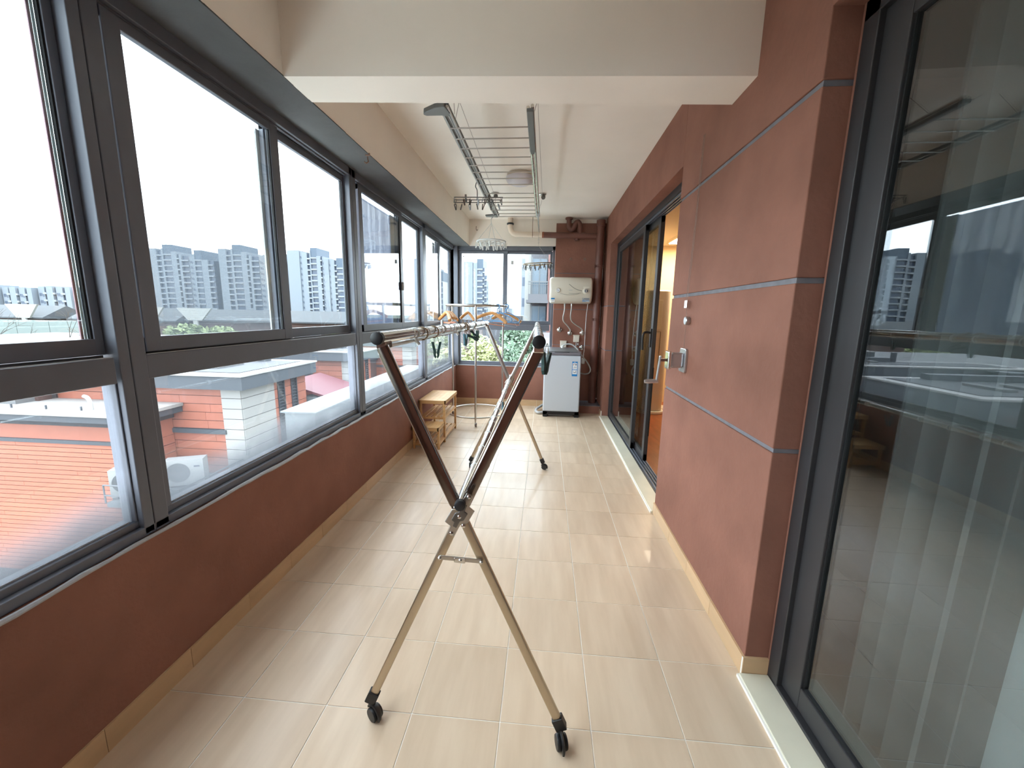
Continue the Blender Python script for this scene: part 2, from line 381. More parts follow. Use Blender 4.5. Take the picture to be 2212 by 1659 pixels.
# ================================================================ windows
def window(name, kind, s0, s1, split, label, off=0.0, low='glass_low'):
    if kind == 'left': P = lambda s, n, z: (XF-n, s, z)
    elif kind == 'far': P = lambda s, n, z: (s, YF+.012+n, z)
    else: P = lambda s, n, z: (s, YB-.012-n, z)
    def B(mb, sa, sb, na, nb, za, zb):
        p, q = P(sa, na, za), P(sb, nb, zb); mb.bx(p[0], q[0], p[1], q[1], p[2], q[2]); return mb
    D = .085
    fr = MB()
    B(fr, s0+.0015, s0+.058, 0, D, .662, 2.538); B(fr, s1-.040, s1-.0015, 0, D, .662, 2.538)
    B(fr, s0, s1, .0, D, .655, .690); B(fr, s0, s1, .022, D, .69, .717)
    B(fr, s0, s1, 0, D, 2.482, 2.538); B(fr, s0+.05, s1-.05, .018, D, 2.472, 2.482)
    B(fr, s0+.055, s1-.055, .0, D, 1.238, 1.328)
    # bead around the fixed light
    B(fr, s0+.058, s0+.088, .012, .062, .717, 1.238); B(fr, s1-.046, s1-.040, .022, .062, .717, 1.238)
    root = struct(fr.build(name, M['frame'], bevel=.003), label)
    B(MB(), s0+.082, s1-.042, .04, .046, .712, 1.243).build('fixed_pane', M[low], root)
    g = MB(); B(g, s0+.058, s1-.058, .036, .0395, .716, .722); B(g, s0+.06, s1-.06, .0, .0015, 1.3285, 1.331)
    g.build('gasket', M['caulk'], root)
    rails = MB(); B(rails, s0+.058, s1-.058, .036, .042, 1.328, 1.336); B(rails, s0+.058, s1-.058, .036, .042, 2.465, 2.473); rails.build('track', M['frame_d'], root)
    sashes = []
    for a, b, n0, rs in ((s0+.074+off, split+.090, .012, .066), (split+.02, s1-.041, .045, .027)):
        sm = MB(); n1 = n0+.026
        B(sm, a, a+.062, n0, n1, 1.336, 2.468); B(sm, b-rs, b, n0, n1, 1.336, 2.468)
        B(sm, a, b, n0+.001, n1-.001, 1.336, 1.392); B(sm, a, b, n0+.001, n1-.001, 2.43, 2.468)
        so = sm.build('sash', M['frame'], root, bevel=.002)
        B(MB(), a+.058, b-rs+.004, n0+.010, n0+.015, 1.386, 2.435).build('pane', M['glass'], so)
        sl = MB(); B(sl, b-rs-.006, b-rs+.001, n0+.006, n0+.018, 1.392, 2.43); B(sl, a+.062, a+.067, n0+.006, n0+.018, 1.392, 2.43)
        sl.build('seal', M['gasket'], so); sashes.append((so, a, b, n0))
    return root, sashes, P, B
wins = {}
struct(MB().bx(-1.60, -1.455, YB, -.476, .655, 2.538).build('wall_left_end', M['brown']), 'solid brown end of the window wall behind the camera')
wins[2] = window('window_2', 'left', -.476, 1.302, .42, 'charcoal sliding window over a misted fixed pane, nearest unit')
wins[3] = window('window_3', 'left', 1.302, 3.080, 2.165, 'charcoal sliding window with fine insect screen on one sash')
wins[4] = window('window_4', 'left', 3.080, 4.868, 4.08, 'charcoal sliding window with a dusty screen on one sash', off=.05)
wins[5] = window('window_5', 'left', 4.868, 6.500, 5.585, 'charcoal sliding window next to the far corner')
wins[6] = window('window_6', 'far', -1.455, .134, -.70, 'charcoal sliding window in the far wall', off=-.03, low='glass')
struct(MB().bx(-1.56, -1.40, 6.46, 6.60, .655, 2.538).build('trim_2', M['frame'], bevel=.004), 'charcoal corner post between the window runs')
# screens
r3, s3, P3, B3 = wins[3]
so, a, b, n0 = s3[0]
B3(MB(), a+.03, b-.05, .078, .0785, 1.39, 2.42).build('insect_screen', M['screen'], so)
sm = MB(); B3(sm, b-.088, b-.045, .074, .083, 1.38, 2.43); sm.build('screen_frame', M['lgrey'], so)
r4, s4, P4, B4 = wins[4]
so, a, b, n0 = s4[0]
B4(MB(), a+.045, b-.11, .074, .0745, 1.385, 2.42).build('insect_screen', M['dirtscr'], so)
sm = MB(); B4(sm, b-.165, b-.07, .070, .083, 1.38, 2.43); sm.build('screen_frame', M['lgrey'], so)
lt = MB(); B4(lt, b-.045, b-.02, -.004, .012, 1.72, 1.80); lt.build('latch', M['lgrey'], s4[0][0])
lt = MB(); B4(lt, s4[1][1]+.02, s4[1][1]+.045, .03, .046, 1.74, 1.80); lt.build('latch', M['black'], s4[1][0])
r5, s5, P5, B5 = wins[5]
sm = MB(); B5(sm, s5[0][2]-.16, s5[0][2]-.06, .074, .083, 1.38, 2.43); sm.build('screen_frame', M['lgrey'], s5[0][0])
r2, s2, P2, B2 = wins[2]
sl = MB(); B2(sl, s2[1][2]-.052, s2[1][2]-.044, .062, .066, 1.392, 2.43); sl.build('seal', M['seal'], s2[1][0])
sl = MB(); B2(sl, s2[1][2]-.041, s2[1][2]-.033, .064, .068, 1.392, 2.43); sl.build('pile_strip', M['sealw'], s2[1][0])
# handle and small marks on the far window
r6, s6, P6, B6 = wins[6]
so = s6[1][0]
hm = MB(); hx = s6[1][1]+.035; hy = YF+.045
hm.bx(hx-.012, hx+.012, hy-.02, hy+.014, 1.62, 1.70)
hm.tube(smooth_path([(hx, hy-.02, 1.66), (hx+.02, hy-.045, 1.675), (hx+.03, hy-.045, 1.73), (hx+.022, hy-.045, 1.79)], 5), [.008]*16, 8)
hm.build('window_handle', M['dgrey'], so, smooth=True)
MB().bx(-.56, -.515, YF+.0525, YF+.0533, 2.27, 2.33).build('sticker', M['lgrey'], so)
MB().bx(-1.325, -1.305, YF+.019, YF+.0198, 2.375, 2.395).build('sticker', M['dgrey'], s6[0][0])

# ================================================================ doors
def sash_door(root, x0, x1, ya, yb, z0, z1, stile, glassm, rail=.07, name='sash'):
    s = MB(); s.bx(x0, x1, ya, ya+stile, z0, z1); s.bx(x0, x1, yb-stile, yb, z0, z1)
    s.bx(x0+.002, x1-.002, ya, yb, z0, z0+rail); s.bx(x0+.002, x1-.002, ya, yb, z1-rail*.85, z1)
    so = s.build(name, M['frame_d'], root, bevel=.003)
    xm = (x0+x1)/2
    MB().bx(xm-.004, xm+.004, ya+stile-.01, yb-stile+.01, z0+rail-.01, z1-rail*.85+.01).build('pane', glassm, so)
    g = MB()
    for (p, q) in ((ya+stile, ya+stile+.006), (yb-stile-.006, yb-stile)): g.bx(xm-.010, xm+.010, p, q, z0+rail, z1-rail*.85)
    g.bx(xm-.010, xm+.010, ya+stile, yb-stile, z0+rail, z0+rail+.006)
    g.build('gasket', M['gasket'], so)
    return so
# far door (half open, warm room behind)
f = MB(); f.bx(.985, 1.10, D1b-.05, D1b, .02, DT); f.bx(.985, 1.10, D1a, D1a+.05, .02, DT); f.bx(.985, 1.10, D1a, D1b, 2.435, DT)
f.bx(.985, 1.10, D1a, D1b, .0, .022)
d1 = struct(f.build('door_1', M['frame_d'], bevel=.003), 'dark framed sliding glass door, half open onto a warm lit room')
tr = MB()
for xx in (1.008, 1.035, 1.062, 1.085): tr.bx(xx-.004, xx+.004, D1a+.05, D1b-.05, .022, .036); tr.bx(xx-.004, xx+.004, D1a+.05, D1b-.05, 2.42, 2.435)
tr.build('track', M['frame'], d1)
sash_door(d1, 1.000, 1.040, 4.40, D1b-.04, .036, 2.42, .075, M['glass_door2'])
sb = sash_door(d1, 1.050, 1.090, 4.02, 5.52, .036, 2.42, .075, M['glass_door2'])
hd = MB(); hy = 4.055; hd.bx(1.038, 1.052, hy-.018, hy+.018, 1.20, 1.38)
hd.tube(smooth_path([(1.04, hy, 1.34), (1.0, hy, 1.345), (.972, hy-.005, 1.325), (.968, hy-.008, 1.24), (.972, hy-.010, 1.17)], 6), .0115, 8)
hd.build('lever_handle', M['black'], sb, smooth=True)
MB().bx(1.075, 1.0905, 4.013, 4.021, .3, 1.0).build('edge_strip', M['gasket'], sb)
struct(MB().bx(XR-.022, .99, D1a-.0, D1b, 0, .018).build('trim_3', M['sill'], bevel=.003), 'cream stone threshold under the half-open door')
struct(MB().bx(XR-.030, XR-.0215, D1a-.0, D1b, 0, .013).build('trim_4', M['grout']), 'white grout strip along the half-open door threshold')
# near door (closed, reflecting)
f = MB(); f.bx(.985, 1.10, D2b-.075, D2b, .02, DT); f.bx(.985, 1.10, D2a, D2a+.06, .02, DT); f.bx(.985, 1.10, D2a, D2b, 2.43, DT); f.bx(.985, 1.10, D2a, D2b, 0, .03)
d2 = struct(f.build('door_2', M['frame_d'], bevel=.003), 'dark framed glass door reflecting the windows, curtained room behind')
MB().bx(.984, .986, D2b-.013, D2b-.004, .02, DT).build('caulk_bead', M['brown'], d2)
sash_door(d2, 1.005, 1.045, .22, D2b-.07, .036, 2.43, .105, M['glass_door'], rail=.09)
sash_door(d2, 1.050, 1.090, D2a+.05, .32, .036, 2.43, .105, M['glass_door'], rail=.09)
struct(MB().bx(XR-.022, .99, D2a, D2b-.013, 0, .018).build('trim_5', M['sill'], bevel=.003), 'cream stone threshold under the reflecting door')
struct(MB().bx(XR-.030, XR-.0215, D2a, D2b-.013, 0, .013).build('trim_6', M['grout']), 'white grout strip along the reflecting door threshold')
# warm room behind the far door
wx0, wx1, wy0, wy1, wz = 1.16, 4.6, 2.4, 7.15, 2.66
struct(MB().bx(1.1, wx1, wy0, wy1, -.12, .004).build('floor_room', M['woodfloor']), 'red-brown wood floor of the warm room')
struct(MB().bx(1.14, wx1+.1, wy1, wy1+.1, 0, wz).build('wall_room_far', M['warm']), 'cream wall behind the floor-standing air conditioner')
struct(MB().bx(wx1, wx1+.1, wy0, wy1, 0, wz).build('wall_room_side', M['warm']), 'cream side wall of the warm room')
struct(MB().bx(1.14, wx1+.1, wy0-.1, wy0, 0, wz).build('wall_room_near', M['warm']), 'cream near wall of the warm room')
struct(MB().bx(1.14, wx1+.1, wy0-.1, wy1+.1, wz, wz+.1).build('ceiling_room', M['warmc']), 'cream ceiling of the warm room')
struct(MB().bx(1.151, 1.16, D1b, wy1, 0, wz).bx(1.151, 1.16, wy0, D1a, 0, wz).bx(1.151, 1.16, D1a, D1b, DT, wz).build('wall_room_door', M['warm']), 'cream wall around the doorway of the warm room')
lr = empty('ceiling_light_panel', (2.2, 6.4, wz), 'lit square ceiling light in the warm room', 'light')
MB().bx(1.87, 2.53, 6.07, 6.73, wz-.04, wz).build('housing', M['cream'], lr); MB().bx(1.90, 2.50, 6.10, 6.70, wz-.046, wz-.041).build('diffuser', emit('warm_lamp', (1, .83, .60, 1), 13), lr)
# dim curtained room behind the near door
struct(MB().bx(1.1, 3.6, -2.1, 2.2, -.12, .004).build('floor_room_dim', M['dimfloor']), 'grey floor of the curtained room')
struct(MB().bx(3.6, 3.7, -2.2, 2.3, 0, 2.7).build('wall_dim_side', M['dimwall']), 'dim wall deep in the curtained room')
struct(MB().bx(1.14, 3.7, 2.2, 2.3, 0, 2.7).build('wall_dim_far', M['dimwall']), 'dim far wall of the curtained room')
struct(MB().bx(1.14, 3.7, -2.2, -2.1, 0, 2.7).build('wall_dim_near', M['dimwall']), 'dim near wall of the curtained room')
struct(MB().bx(1.14, 3.7, -2.2, 2.3, 2.6, 2.7).build('ceiling_dim', M['dimwall']), 'dim ceiling of the curtained room')
def curtain(name, y0, y1, x, m, label, amp, wl_):
    mb = MB(); n = int((y1-y0)/.012); ph = R.random()*6
    top, bot = [], []
    for k in range(n+1):
        y = y0+(y1-y0)*k/n; a = amp*math.sin(2*pi*y/wl_+ph+.6*math.sin(y*9))
        top.append((x+a*.8, y, 2.56)); bot.append((x+a*1.15, y, .03))
    nv = len(mb.v)
    for t_, b_ in zip(top, bot): mb.v += [t_, (t_[0]+.004, t_[1], t_[2]), b_, (b_[0]+.004, b_[1], b_[2])]
    for k in range(n):
        i = nv+4*k; mb.f += [(i, i+4, i+6, i+2), (i+1, i+3, i+7, i+5), (i, i+1, i+5, i+4), (i+2, i+6, i+7, i+3)]
    return tag(mb.build(name, m, smooth=True), label, 'curtain')
curtain('curtain', .98, 1.42, 1.20, M['curtain'], 'grey-green curtain bunched behind the reflecting glass door', .035, .085)
curtain('sheer_curtain', -1.5, .99, 1.22, M['sheer'], 'pale sheer curtain hanging behind the reflecting glass door', .012, .30)
# ================================================================ X-frame drying rack
rk = empty('folding_drying_rack', (-.25, 2.47, 0), 'large chrome X-frame folding drying rack on black casters in the middle of the floor', 'drying rack')
def lerp(a, b, t): return tuple(a[i]+(b[i]-a[i])*t for i in range(3))
ends = {}
for ei, (y, cL, cR, tL, tR, sgn) in enumerate(((1.21, -.600, .100, -.493, -.014, -1), (3.735, -.682, .024, -.541, -.068, 1))):
    yf = {'a': y+sgn*.016, 'b': y-sgn*.016}
    for key, (b0, t1) in {'a': (cR, tL), 'b': (cL, tR)}.items():
        yy = yf[key]; p, q = (b0, yy, .075), (t1, yy, 1.392)
        lower = lerp(p, q, .60)
        # lower half champagne, upper half darker mirror steel, flat oval section
        def oval(mb, p, q, w, h):
            d = (Vector(q)-Vector(p)).normalized(); a = d.cross(Vector((0,1,0))).normalized(); b = Vector((0,1,0)); n = len(mb.v); seg = 16
            for c in (p, q):
                for k in range(seg):
                    t = 2*pi*k/seg; ct, st = math.cos(t), math.sin(t)
                    u = math.copysign(abs(ct)**.45, ct)*w/2; v = math.copysign(abs(st)**.45, st)*h/2
                    mb.v.append(tuple(Vector(c)+a*u+b*v))
            for k in range(seg): l = (k+1) % seg; mb.f.append((n+k, n+l, n+seg+l, n+seg+k))
            mb.f.append(tuple(n+k for k in reversed(range(seg)))); mb.f.append(tuple(n+seg+k for k in range(seg)))
            return mb
        leg = oval(MB(), p, lower, .030, .019).build('leg', M['champagne'], rk, smooth=True)
        oval(MB(), lerp(p, q, .585), q, .036, .023).build('leg_upper', M['gun'] if ei == 0 else M['steel'], rk, smooth=True)
        if ei == 0:
            d = Vector(q)-Vector(p); nrm = d.normalized().cross(Vector((0,1,0))).normalized()*.0185
            e = MB(); e.tube([Vector(lerp(p, q, .62))+nrm, Vector(lerp(p, q, .985))+nrm], .0045, 6); e.build('edge_rail', M['champagne'], rk, smooth=True)
        # foot socket and caster
        foot = MB(); d = (Vector(q)-Vector(p)).normalized(); p0 = Vector(p)
        foot.bar(p0+d*.035, p0-d*.012, .040, .029, up=(0,1,0)); foot.cyl(p0-d*.012, (p0.x, p0.y, .048), .010, 8)
        cs = foot.build('caster', M['black'], rk, bevel=.003)
        ang = {('a', 0): .25, ('b', 0): 1.0, ('a', 1): 1.3, ('b', 1): .2}[(key, ei)]
        ax = Vector((math.cos(ang), math.sin(ang), 0)); back = Vector((-math.sin(ang), math.cos(ang), 0))*-.018
        cc = Vector((p0.x, p0.y, .0262))+back
        for sg in (-1, 1):
            w = MB(); rot = Vector((0,0,1)).rotation_difference(ax).to_matrix()
            w.lathe(cc+ax*(sg*.011), [(.012, -.008), (.024, -.0075), (.026, -.004), (.026, .004), (.024, .0075), (.012, .008)], 20, rot); w.build('wheel', M['black'], cs, smooth=True)
        hood = MB(); side = back.normalized() if back.length else Vector((0,1,0))
        hp = [cc+Vector((0,0,1))*(.030*math.sin(t))+side*(.030*math.cos(t)) for t in [pi*k/8 for k in range(-1, 8)]]
        hood.tube(hp, .006, 6, ry=.013); hood.build('hood', M['black'], cs, smooth=True)
    # pivot plate
    px = (cL+cR+tL+tR)/4; cr_t = None
    a1, a2, b1, b2 = Vector((cR, y, .075)), Vector((tL, y, 1.392)), Vector((cL, y, .075)), Vector((tR, y, 1.392))
    da, db = a2-a1, b2-b1
    den = da.x*db.z-da.z*db.x; t = ((b1.x-a1.x)*db.z-(b1.z-a1.z)*db.x)/den; X = a1+da*t
    ends[ei] = (tL, tR, y, X)
    dd = db.normalized(); side = Vector((dd.z, 0, -dd.x)); fy = y+sgn*.034
    poly = []
    for u, v in ((-.085, .016), (-.085, -.017), (-.030, -.020), (-.012, -.045), (.045, -.050), (.052, -.020), (.098, -.017), (.098, .017), (.030, .020), (.012, .045), (-.045, .050), (-.052, .018)):
        w = X+dd*(u*.86)+side*(v*.72)*-1; poly.append((w.x, w.z))
    pl = MB().prism(poly, lambda a, b, d: (a, d, b), fy-.003, fy+.003).build('hinge_plate', M['steel'], rk, bevel=.002)
    inner = [(X.x+(a-X.x)*.55, X.z+(b-X.z)*.55) for a, b in poly]
    MB().prism(inner, lambda a, b, d: (a, d, b), fy-.006*1, fy+.006).build('embossing', M['dsteel'], pl, bevel=.002)
    for u, v in ((-.075, 0), (.088, 0), (0, 0), (-.026, -.024), (.026, .024)):
        w = X+dd*(u*.86)+side*v*-1; MB().lathe((w.x, fy, w.z), [(.0065, -.002), (.0065, .006), (.003, .0085)], 12, Matrix.Rotation(pi/2*(1 if sgn < 0 else -1), 3, 'X')).build('rivet', M['chrome'], pl, smooth=True)
    # folding spacer link
    if ei == 0:
        l = lerp(b1, b2, (.705-.075)/1.317); r_ = lerp(a1, a2, (.700-.075)/1.317); ly = y-.030
        lk = MB().bar((l[0], ly, l[2]), (r_[0], ly, r_[2]), .006, .015).build('spacer_link', M['steel'], rk, bevel=.002)
        md = lerp(l, r_, .5); MB().bar((lerp(l, r_, .35)[0], ly-.005, md[2]-.001), (lerp(l, r_, .62)[0], ly-.005, md[2]-.003), .005, .017).build('latch', M['chrome'], lk, bevel=.002)
        for q_ in (l, r_, md): MB().lathe((q_[0], ly-.003, q_[2]), [(.006, -.003), (.006, .005), (.003, .008)], 10, Matrix.Rotation(pi/2, 3, 'X')).build('rivet', M['chrome'], lk, smooth=True)
for side in (0, 1, 2):
    if side < 2:
        A = Vector((ends[0][side], 1.155, 1.421)); Bq = Vector((ends[1][side], 3.80, 1.413)); nm = 'top_bar'
    else:
        A = Vector((ends[0][3].x+.006, 1.150, ends[0][3].z+.050)); Bq = Vector((ends[1][3].x+.004, 3.80, ends[1][3].z+.045)); nm = 'middle_bar'
    r0 = .0185 if side < 2 else .0165
    k1, k2 = A.lerp(Bq, .40), A.lerp(Bq, .62)
    tb = MB().tube([A, k1], r0, 20).build(nm, M['chrome'], rk, smooth=True)
    MB().tube([k1, A.lerp(Bq, .72)], r0*.86, 16).build('inner_tube', M['chrome'], tb, smooth=True)
    MB().tube([A.lerp(Bq, .70), Bq], r0*.95, 18).build('rear_tube', M['chrome'], tb, smooth=True)
    dv = (Bq-A).normalized()
    MB().tube([A-dv*.006, A-dv*.004, A+dv*.012], [r0*.85, r0*1.06, r0*1.06], 20).build('end_cap', M['black'], tb, smooth=True)
    for tt in (.40, .70): MB().tube([A.lerp(Bq, tt)-dv*.006, A.lerp(Bq, tt)+dv*.008], r0*1.12, 18).build('collar', M['clearw'], tb, smooth=True)
    for tt in (.12, .20, .285, .36, .47, .54, .80, .90):       # white stop rings
        MB().tube([A.lerp(Bq, tt)-dv*.003, A.lerp(Bq, tt)+dv*.003], r0*1.10, 16).build('stop_ring', M['clearw'], tb, smooth=True)
    # bracket to the legs
    if side < 2:
        for y, e in ((1.21, 0), (3.735, 1)):
            c = A.lerp(Bq, (y-A.y)/(Bq.y-A.y)); br = MB(); br.bx(c.x-.016, c.x+.016, y-.026, y+.026, c.z-.034, c.z-.012); br.build('bracket', M['chrome'], tb, bevel=.003)
# second thin wire under the left bar
A, Bq = Vector((ends[0][0]-.006, 1.20, 1.392)), Vector((ends[1][0], 3.72, 1.388)); MB().tube([A, Bq], .007, 8).build('under_rod', M['steel'], rk, smooth=True)
# clips, twine loops and hooks on the rack
def left_bar(y): A = Vector((ends[0][0], 1.155, 1.421)); B_ = Vector((ends[1][0], 3.80, 1.413)); return A.lerp(B_, (y-1.155)/(3.80-1.155))
def right_bar(y): A = Vector((ends[0][1], 1.155, 1.421)); B_ = Vector((ends[1][1], 3.80, 1.413)); return A.lerp(B_, (y-1.155)/(3.80-1.155))
def peg(name, label, m, group=None):
    t = empty(name, (0,0,0), label, 'clothespin', group)
    for sg in (-1, 1):
        prof = [(-.024, 0), (-.013, 0), (-.001, -.050), (-.003, -.060), (-.001, -.072), (-.006, -.080), (-.013, -.066), (-.015, -.045)]
        MB().prism([(sg*-a*1.0, b) for a, b in prof], lambda a, b, d: (a, d, b), -.007, .007).build('jaw', m, t, bevel=.0015)
    MB().ring((0, 0, -.043), .006, .0016, 14, 5, Matrix.Rotation(pi/2, 3, 'X')).build('spring', M['steel'], t, smooth=True)
    MB().tube(smooth_path([(-.012, 0, -.01), (-.006, 0, .018), (0, 0, .03), (.006, 0, .018), (.012, 0, -.01)], 5), .0013, 5).build('loop', M['twine'], t, smooth=True)
    return t
for t in range(0): pass
p0 = peg('clothespin', 'dark green clothespin hanging alone by twine under the left bar of the rack', M['pegg'])
c = left_bar(1.86); p0.location = (c.x, c.y, c.z-.055); p0.rotation_euler = (0, 0, .2)
c = left_bar(2.62); copy_tree(p0, (c.x+.004, c.y, c.z-.052), (0, .05, 1.2), 'blue-green clothespin hanging straight down beside a tilted pair')
q = copy_tree(p0, (c.x+.02, c.y+.03, c.z-.05), (0, -1.15, .2), 'dark green clothespin tilted sideways in the bunch under the left bar', 'tilted pegs on the drying rack')
q = copy_tree(p0, (c.x+.02, c.y+.06, c.z-.045), (0.2, -.8, -.3), 'dark green clothespin tilted sideways in the bunch under the left bar', 'tilted pegs on the drying rack')
c = left_bar(3.18); copy_tree(p0, (c.x, c.y, c.z-.050), (0, 0, 1.4), 'dark green clothespin under the far end of the left bar')
c = right_bar(1.34); copy_tree(p0, (c.x+.028, c.y+.06, c.z-.05), (0, .1, .9), 'dark green clothespin hanging behind the black leg under the right bar')
mbx = lambda tt: (Vector((ends[0][3].x+.006, 1.150, ends[0][3].z+.050)).lerp(Vector((ends[1][3].x+.004, 3.80, ends[1][3].z+.045)), tt))
c = mbx(.22); copy_tree(p0, (c.x+.022, c.y, c.z-.03), (0, .1, .6), 'dark green clothespin clipped low on the middle bar')
c = mbx(.62); copy_tree(p0, (c.x+.02, c.y, c.z-.03), (0, .15, .6), 'blue clothespin clipped near the far end of the middle bar')
# (colour the blue ones)
for o in [o for o in bpy.data.objects if o.get('label', '').startswith(('blue-green clothes', 'blue clothes'))]:
    for ch in [c_ for c_ in bpy.data.objects if c_.parent == o and c_.name.startswith('jaw')]:
        ch.data = ch.data.copy(); ch.data.materials[0] = M['pegb']
for k, (yy, lab) in enumerate(((1.62, 'brown twine loop tied round the left bar nearest its black cap'), (1.80, 'brown twine loop tied round the left bar above the lone clothespin'), (2.58, 'thick brown twine winding round the middle of the left bar'), (2.66, 'brown twine winding beside the peg bunch on the left bar'))):
    c = left_bar(yy); mb = MB()
    for j in range(3 if k == 2 else 1): mb.ring((c.x, c.y+.012*j, c.z-.006), .026, .003, 20, 6, Matrix.Rotation(pi/2+.12*j, 3, 'X'))
    tag(mb.build('twine_loop', M['twine'], smooth=True), lab, 'twine')
for yy, lab, dz in ((1.52, 'short white plastic hook under the near part of the left bar', -.03), (2.30, 'short white plastic hook under the middle of the left bar', -.03), (1.98, 'upright clear plastic stopper on top of the left bar', .03), (3.0, 'small white plastic hook under the far part of the left bar', -.03)):
    c = left_bar(yy); mb = MB(); mb.cyl((c.x, c.y, c.z+dz*.55), (c.x+(.018 if dz < 0 else 0), c.y, c.z+dz*1.5), .007, 10); mb.ring((c.x, c.y, c.z), .0205, .0025, 18, 6, Matrix.Rotation(pi/2, 3, 'X'))
    tag(mb.build('plastic_hook', M['clearw'], smooth=True), lab, 'hook')

# ================================================================ round garment rack
rc = Vector((-.93, 5.55, 0))
rr = empty('round_garment_rack', tuple(rc), 'round chrome garment rack on casters standing by the far window corner', 'garment rack')
MB().ring(rc+Vector((0,0,1.60)), .42, .0135, 56, 10).build('top_ring', M['steel'], rr, smooth=True)
MB().ring(rc+Vector((0,0,.115)), .41, .011, 56, 10).build('base_ring', M['steel'], rr, smooth=True)
for a in (-83, 157, 37):
    t = math.radians(a); d = Vector((math.cos(t), math.sin(t), 0))
    MB().cyl(rc+d*.415+Vector((0,0,.085)), rc+d*.42+Vector((0,0,1.60)), .0135, 14).build('pole', M['steel'], rr, smooth=True)
    w = rc+d*.425; cs = MB().cyl(w+Vector((0,0,.055)), w+Vector((0,0,.09)), .009, 8).bx(w.x-.010, w.x+.010, w.y-.012, w.y+.012, .035, .06).build('caster', M['steel'], rr)
    MB().lathe(w+Vector((.006,0,.0275)), [(.014, -.014), (.026, -.012), (.0275, -.006), (.0275, .006), (.026, .012), (.014, .014)], 18, Matrix.Rotation(pi/2, 3, 'Y')).build('wheel', M['gun'], cs, smooth=True)
# hangers
def hook_pts(h, r, up): return [(0,0,0), (0,0,h)]+[(r*math.cos(a)*1-0, 0, h+r+r*math.sin(a)) for a in [-pi/2+ (1.45*pi)*k/10 for k in range(1, 11)]]
def wooden(name, bar=True, w=.205):
    t = empty(name, (0,0,0))
    pts, rad = [], []
    for k in range(-10, 11):
        u = k/10; z = -.11*abs(u)**1.35-.012*(1-abs(u)); y = -.028*u*u
        pts.append((u*w, y, z)); rad.append(.012+.007*(1-abs(u))+.003*abs(u))
    MB().tube(pts, rad, 10, ry=.021).build('shoulders', M['wood'], t, smooth=True)
    MB().tube(smooth_path([(0,0,-.01), (0,0,.045), (.018,0,.062), (.021,0,.083), (.006,0,.099), (-.014,0,.092), (-.019,0,.076)], 4), .0021, 6).build('hook', M['steel'], t, smooth=True)
    if bar:
        b = MB().tube([(-w*.90, -.02, -.155), (w*.90, -.02, -.155)], .0055, 8); b.build('trouser_bar', M['wood2'], t, smooth=True)
        for sg in (-1, 1): MB().cyl((sg*w*.90, -.02, -.155), (sg*w*.90, -.022, -.105), .002, 6).build('bar_wire', M['steel'], t, smooth=True)
    return t
def ring_pt(a): t = math.radians(a); return rc+Vector((.42*math.cos(t), .42*math.sin(t), 1.6135))
HZ = .102
def place(o, a, rz, dz=0, tilt=0):
    p = ring_pt(a); o.location = (p.x, p.y, p.z-HZ+.006+dz); o.rotation_euler = (0, tilt, rz); return o
w0 = wooden('wooden_hanger'); tag(w0, 'wooden coat hanger in the tight bunch beside the window', 'hanger', 'wooden hangers bunched on the round rack')
place(w0, 196, -.95)
for k, (a, rz) in enumerate(((190, -1.02), (184, -.85), (178, -.78), (172, -.70), (166, -.62))):
    o = copy_tree(w0, (0,0,0)); place(o, a, rz, tilt=R.uniform(-.12, .12))
w1 = copy_tree(w0, (0,0,0), label='wooden coat hanger facing the room in front of the blue hangers'); del w1['group']; place(w1, -52, -.12, tilt=.13)
w2 = copy_tree(w0, (0,0,0), label='wooden coat hanger half hidden behind the blue hangers'); del w2['group']; place(w2, 12, .1, tilt=.10)
w3 = wooden('wooden_clip_hanger', False, .10); tag(w3, 'small wooden hanger with metal clips on the far side of the round rack', 'hanger'); place(w3, 118, .15, tilt=.1)
for sg in (-.06, .0, .05): MB().bx(sg-.008, sg+.008, -.03, -.02, -.17, -.12).build('clip', M['steel'], w3)
w3b = MB().tube([(-.08, -.025, -.12), (.08, -.025, -.12)], .002, 6).build('clip_wire', M['steel'], w3)
def blue_hanger(name):
    t = empty(name, (0,0,0)); pts = []
    for k in range(0, 13): u = k/12; pts.append((u*.17, 0, -.01-.045*u**1.6))
    pts += [(.185, 0, -.066), (.195, 0, -.085), (.193, 0, -.108), (.178, 0, -.122), (.15, 0, -.126)]
    full = pts+[(0, 0, -.127)]; left = [(-x, y, z) for x, y, z in reversed(pts[1:])]
    MB().tube([*full, *left], .0078, 10, closed=True).build('loop', M['hblue'], t, smooth=True)
    MB().tube(smooth_path([(0,0,-.012), (0,0,.035), (.012,0,.050), (.026,0,.066), (.022,0,.090), (.002,0,.098), (-.018,0,.088)], 4), .0075, 8).build('hook', M['hblue'], t, smooth=True)
    return t
b0 = blue_hanger('blue_hanger'); tag(b0, 'light blue plastic hanger with its hook over the near side of the ring', 'hanger'); place(b0, -42, -.05, dz=.004, tilt=.05)
b1 = copy_tree(b0, (0,0,0), label='light blue plastic hanger at the right end of the ring'); place(b1, -14, .05, dz=.004, tilt=.08)
wh = empty('wire_hanger', (0,0,0), 'thin steel wire hanger hanging below the blue hangers', 'hanger')
MB().tube([(0,0,.02), (.19,0,-.13), (.215,0,-.16), (.20,0,-.175), (-.20,0,-.155), (-.19,0,-.13)], .0018, 6, closed=True).build('loop', M['steel'], wh)
MB().tube(smooth_path([(0,0,.02), (0,0,.045), (.018,0,.062), (.02,0,.083), (.004,0,.097), (-.016,0,.09)], 4), .0018, 6).build('hook', M['steel'], wh); place(wh, -28, -.05, tilt=.10)

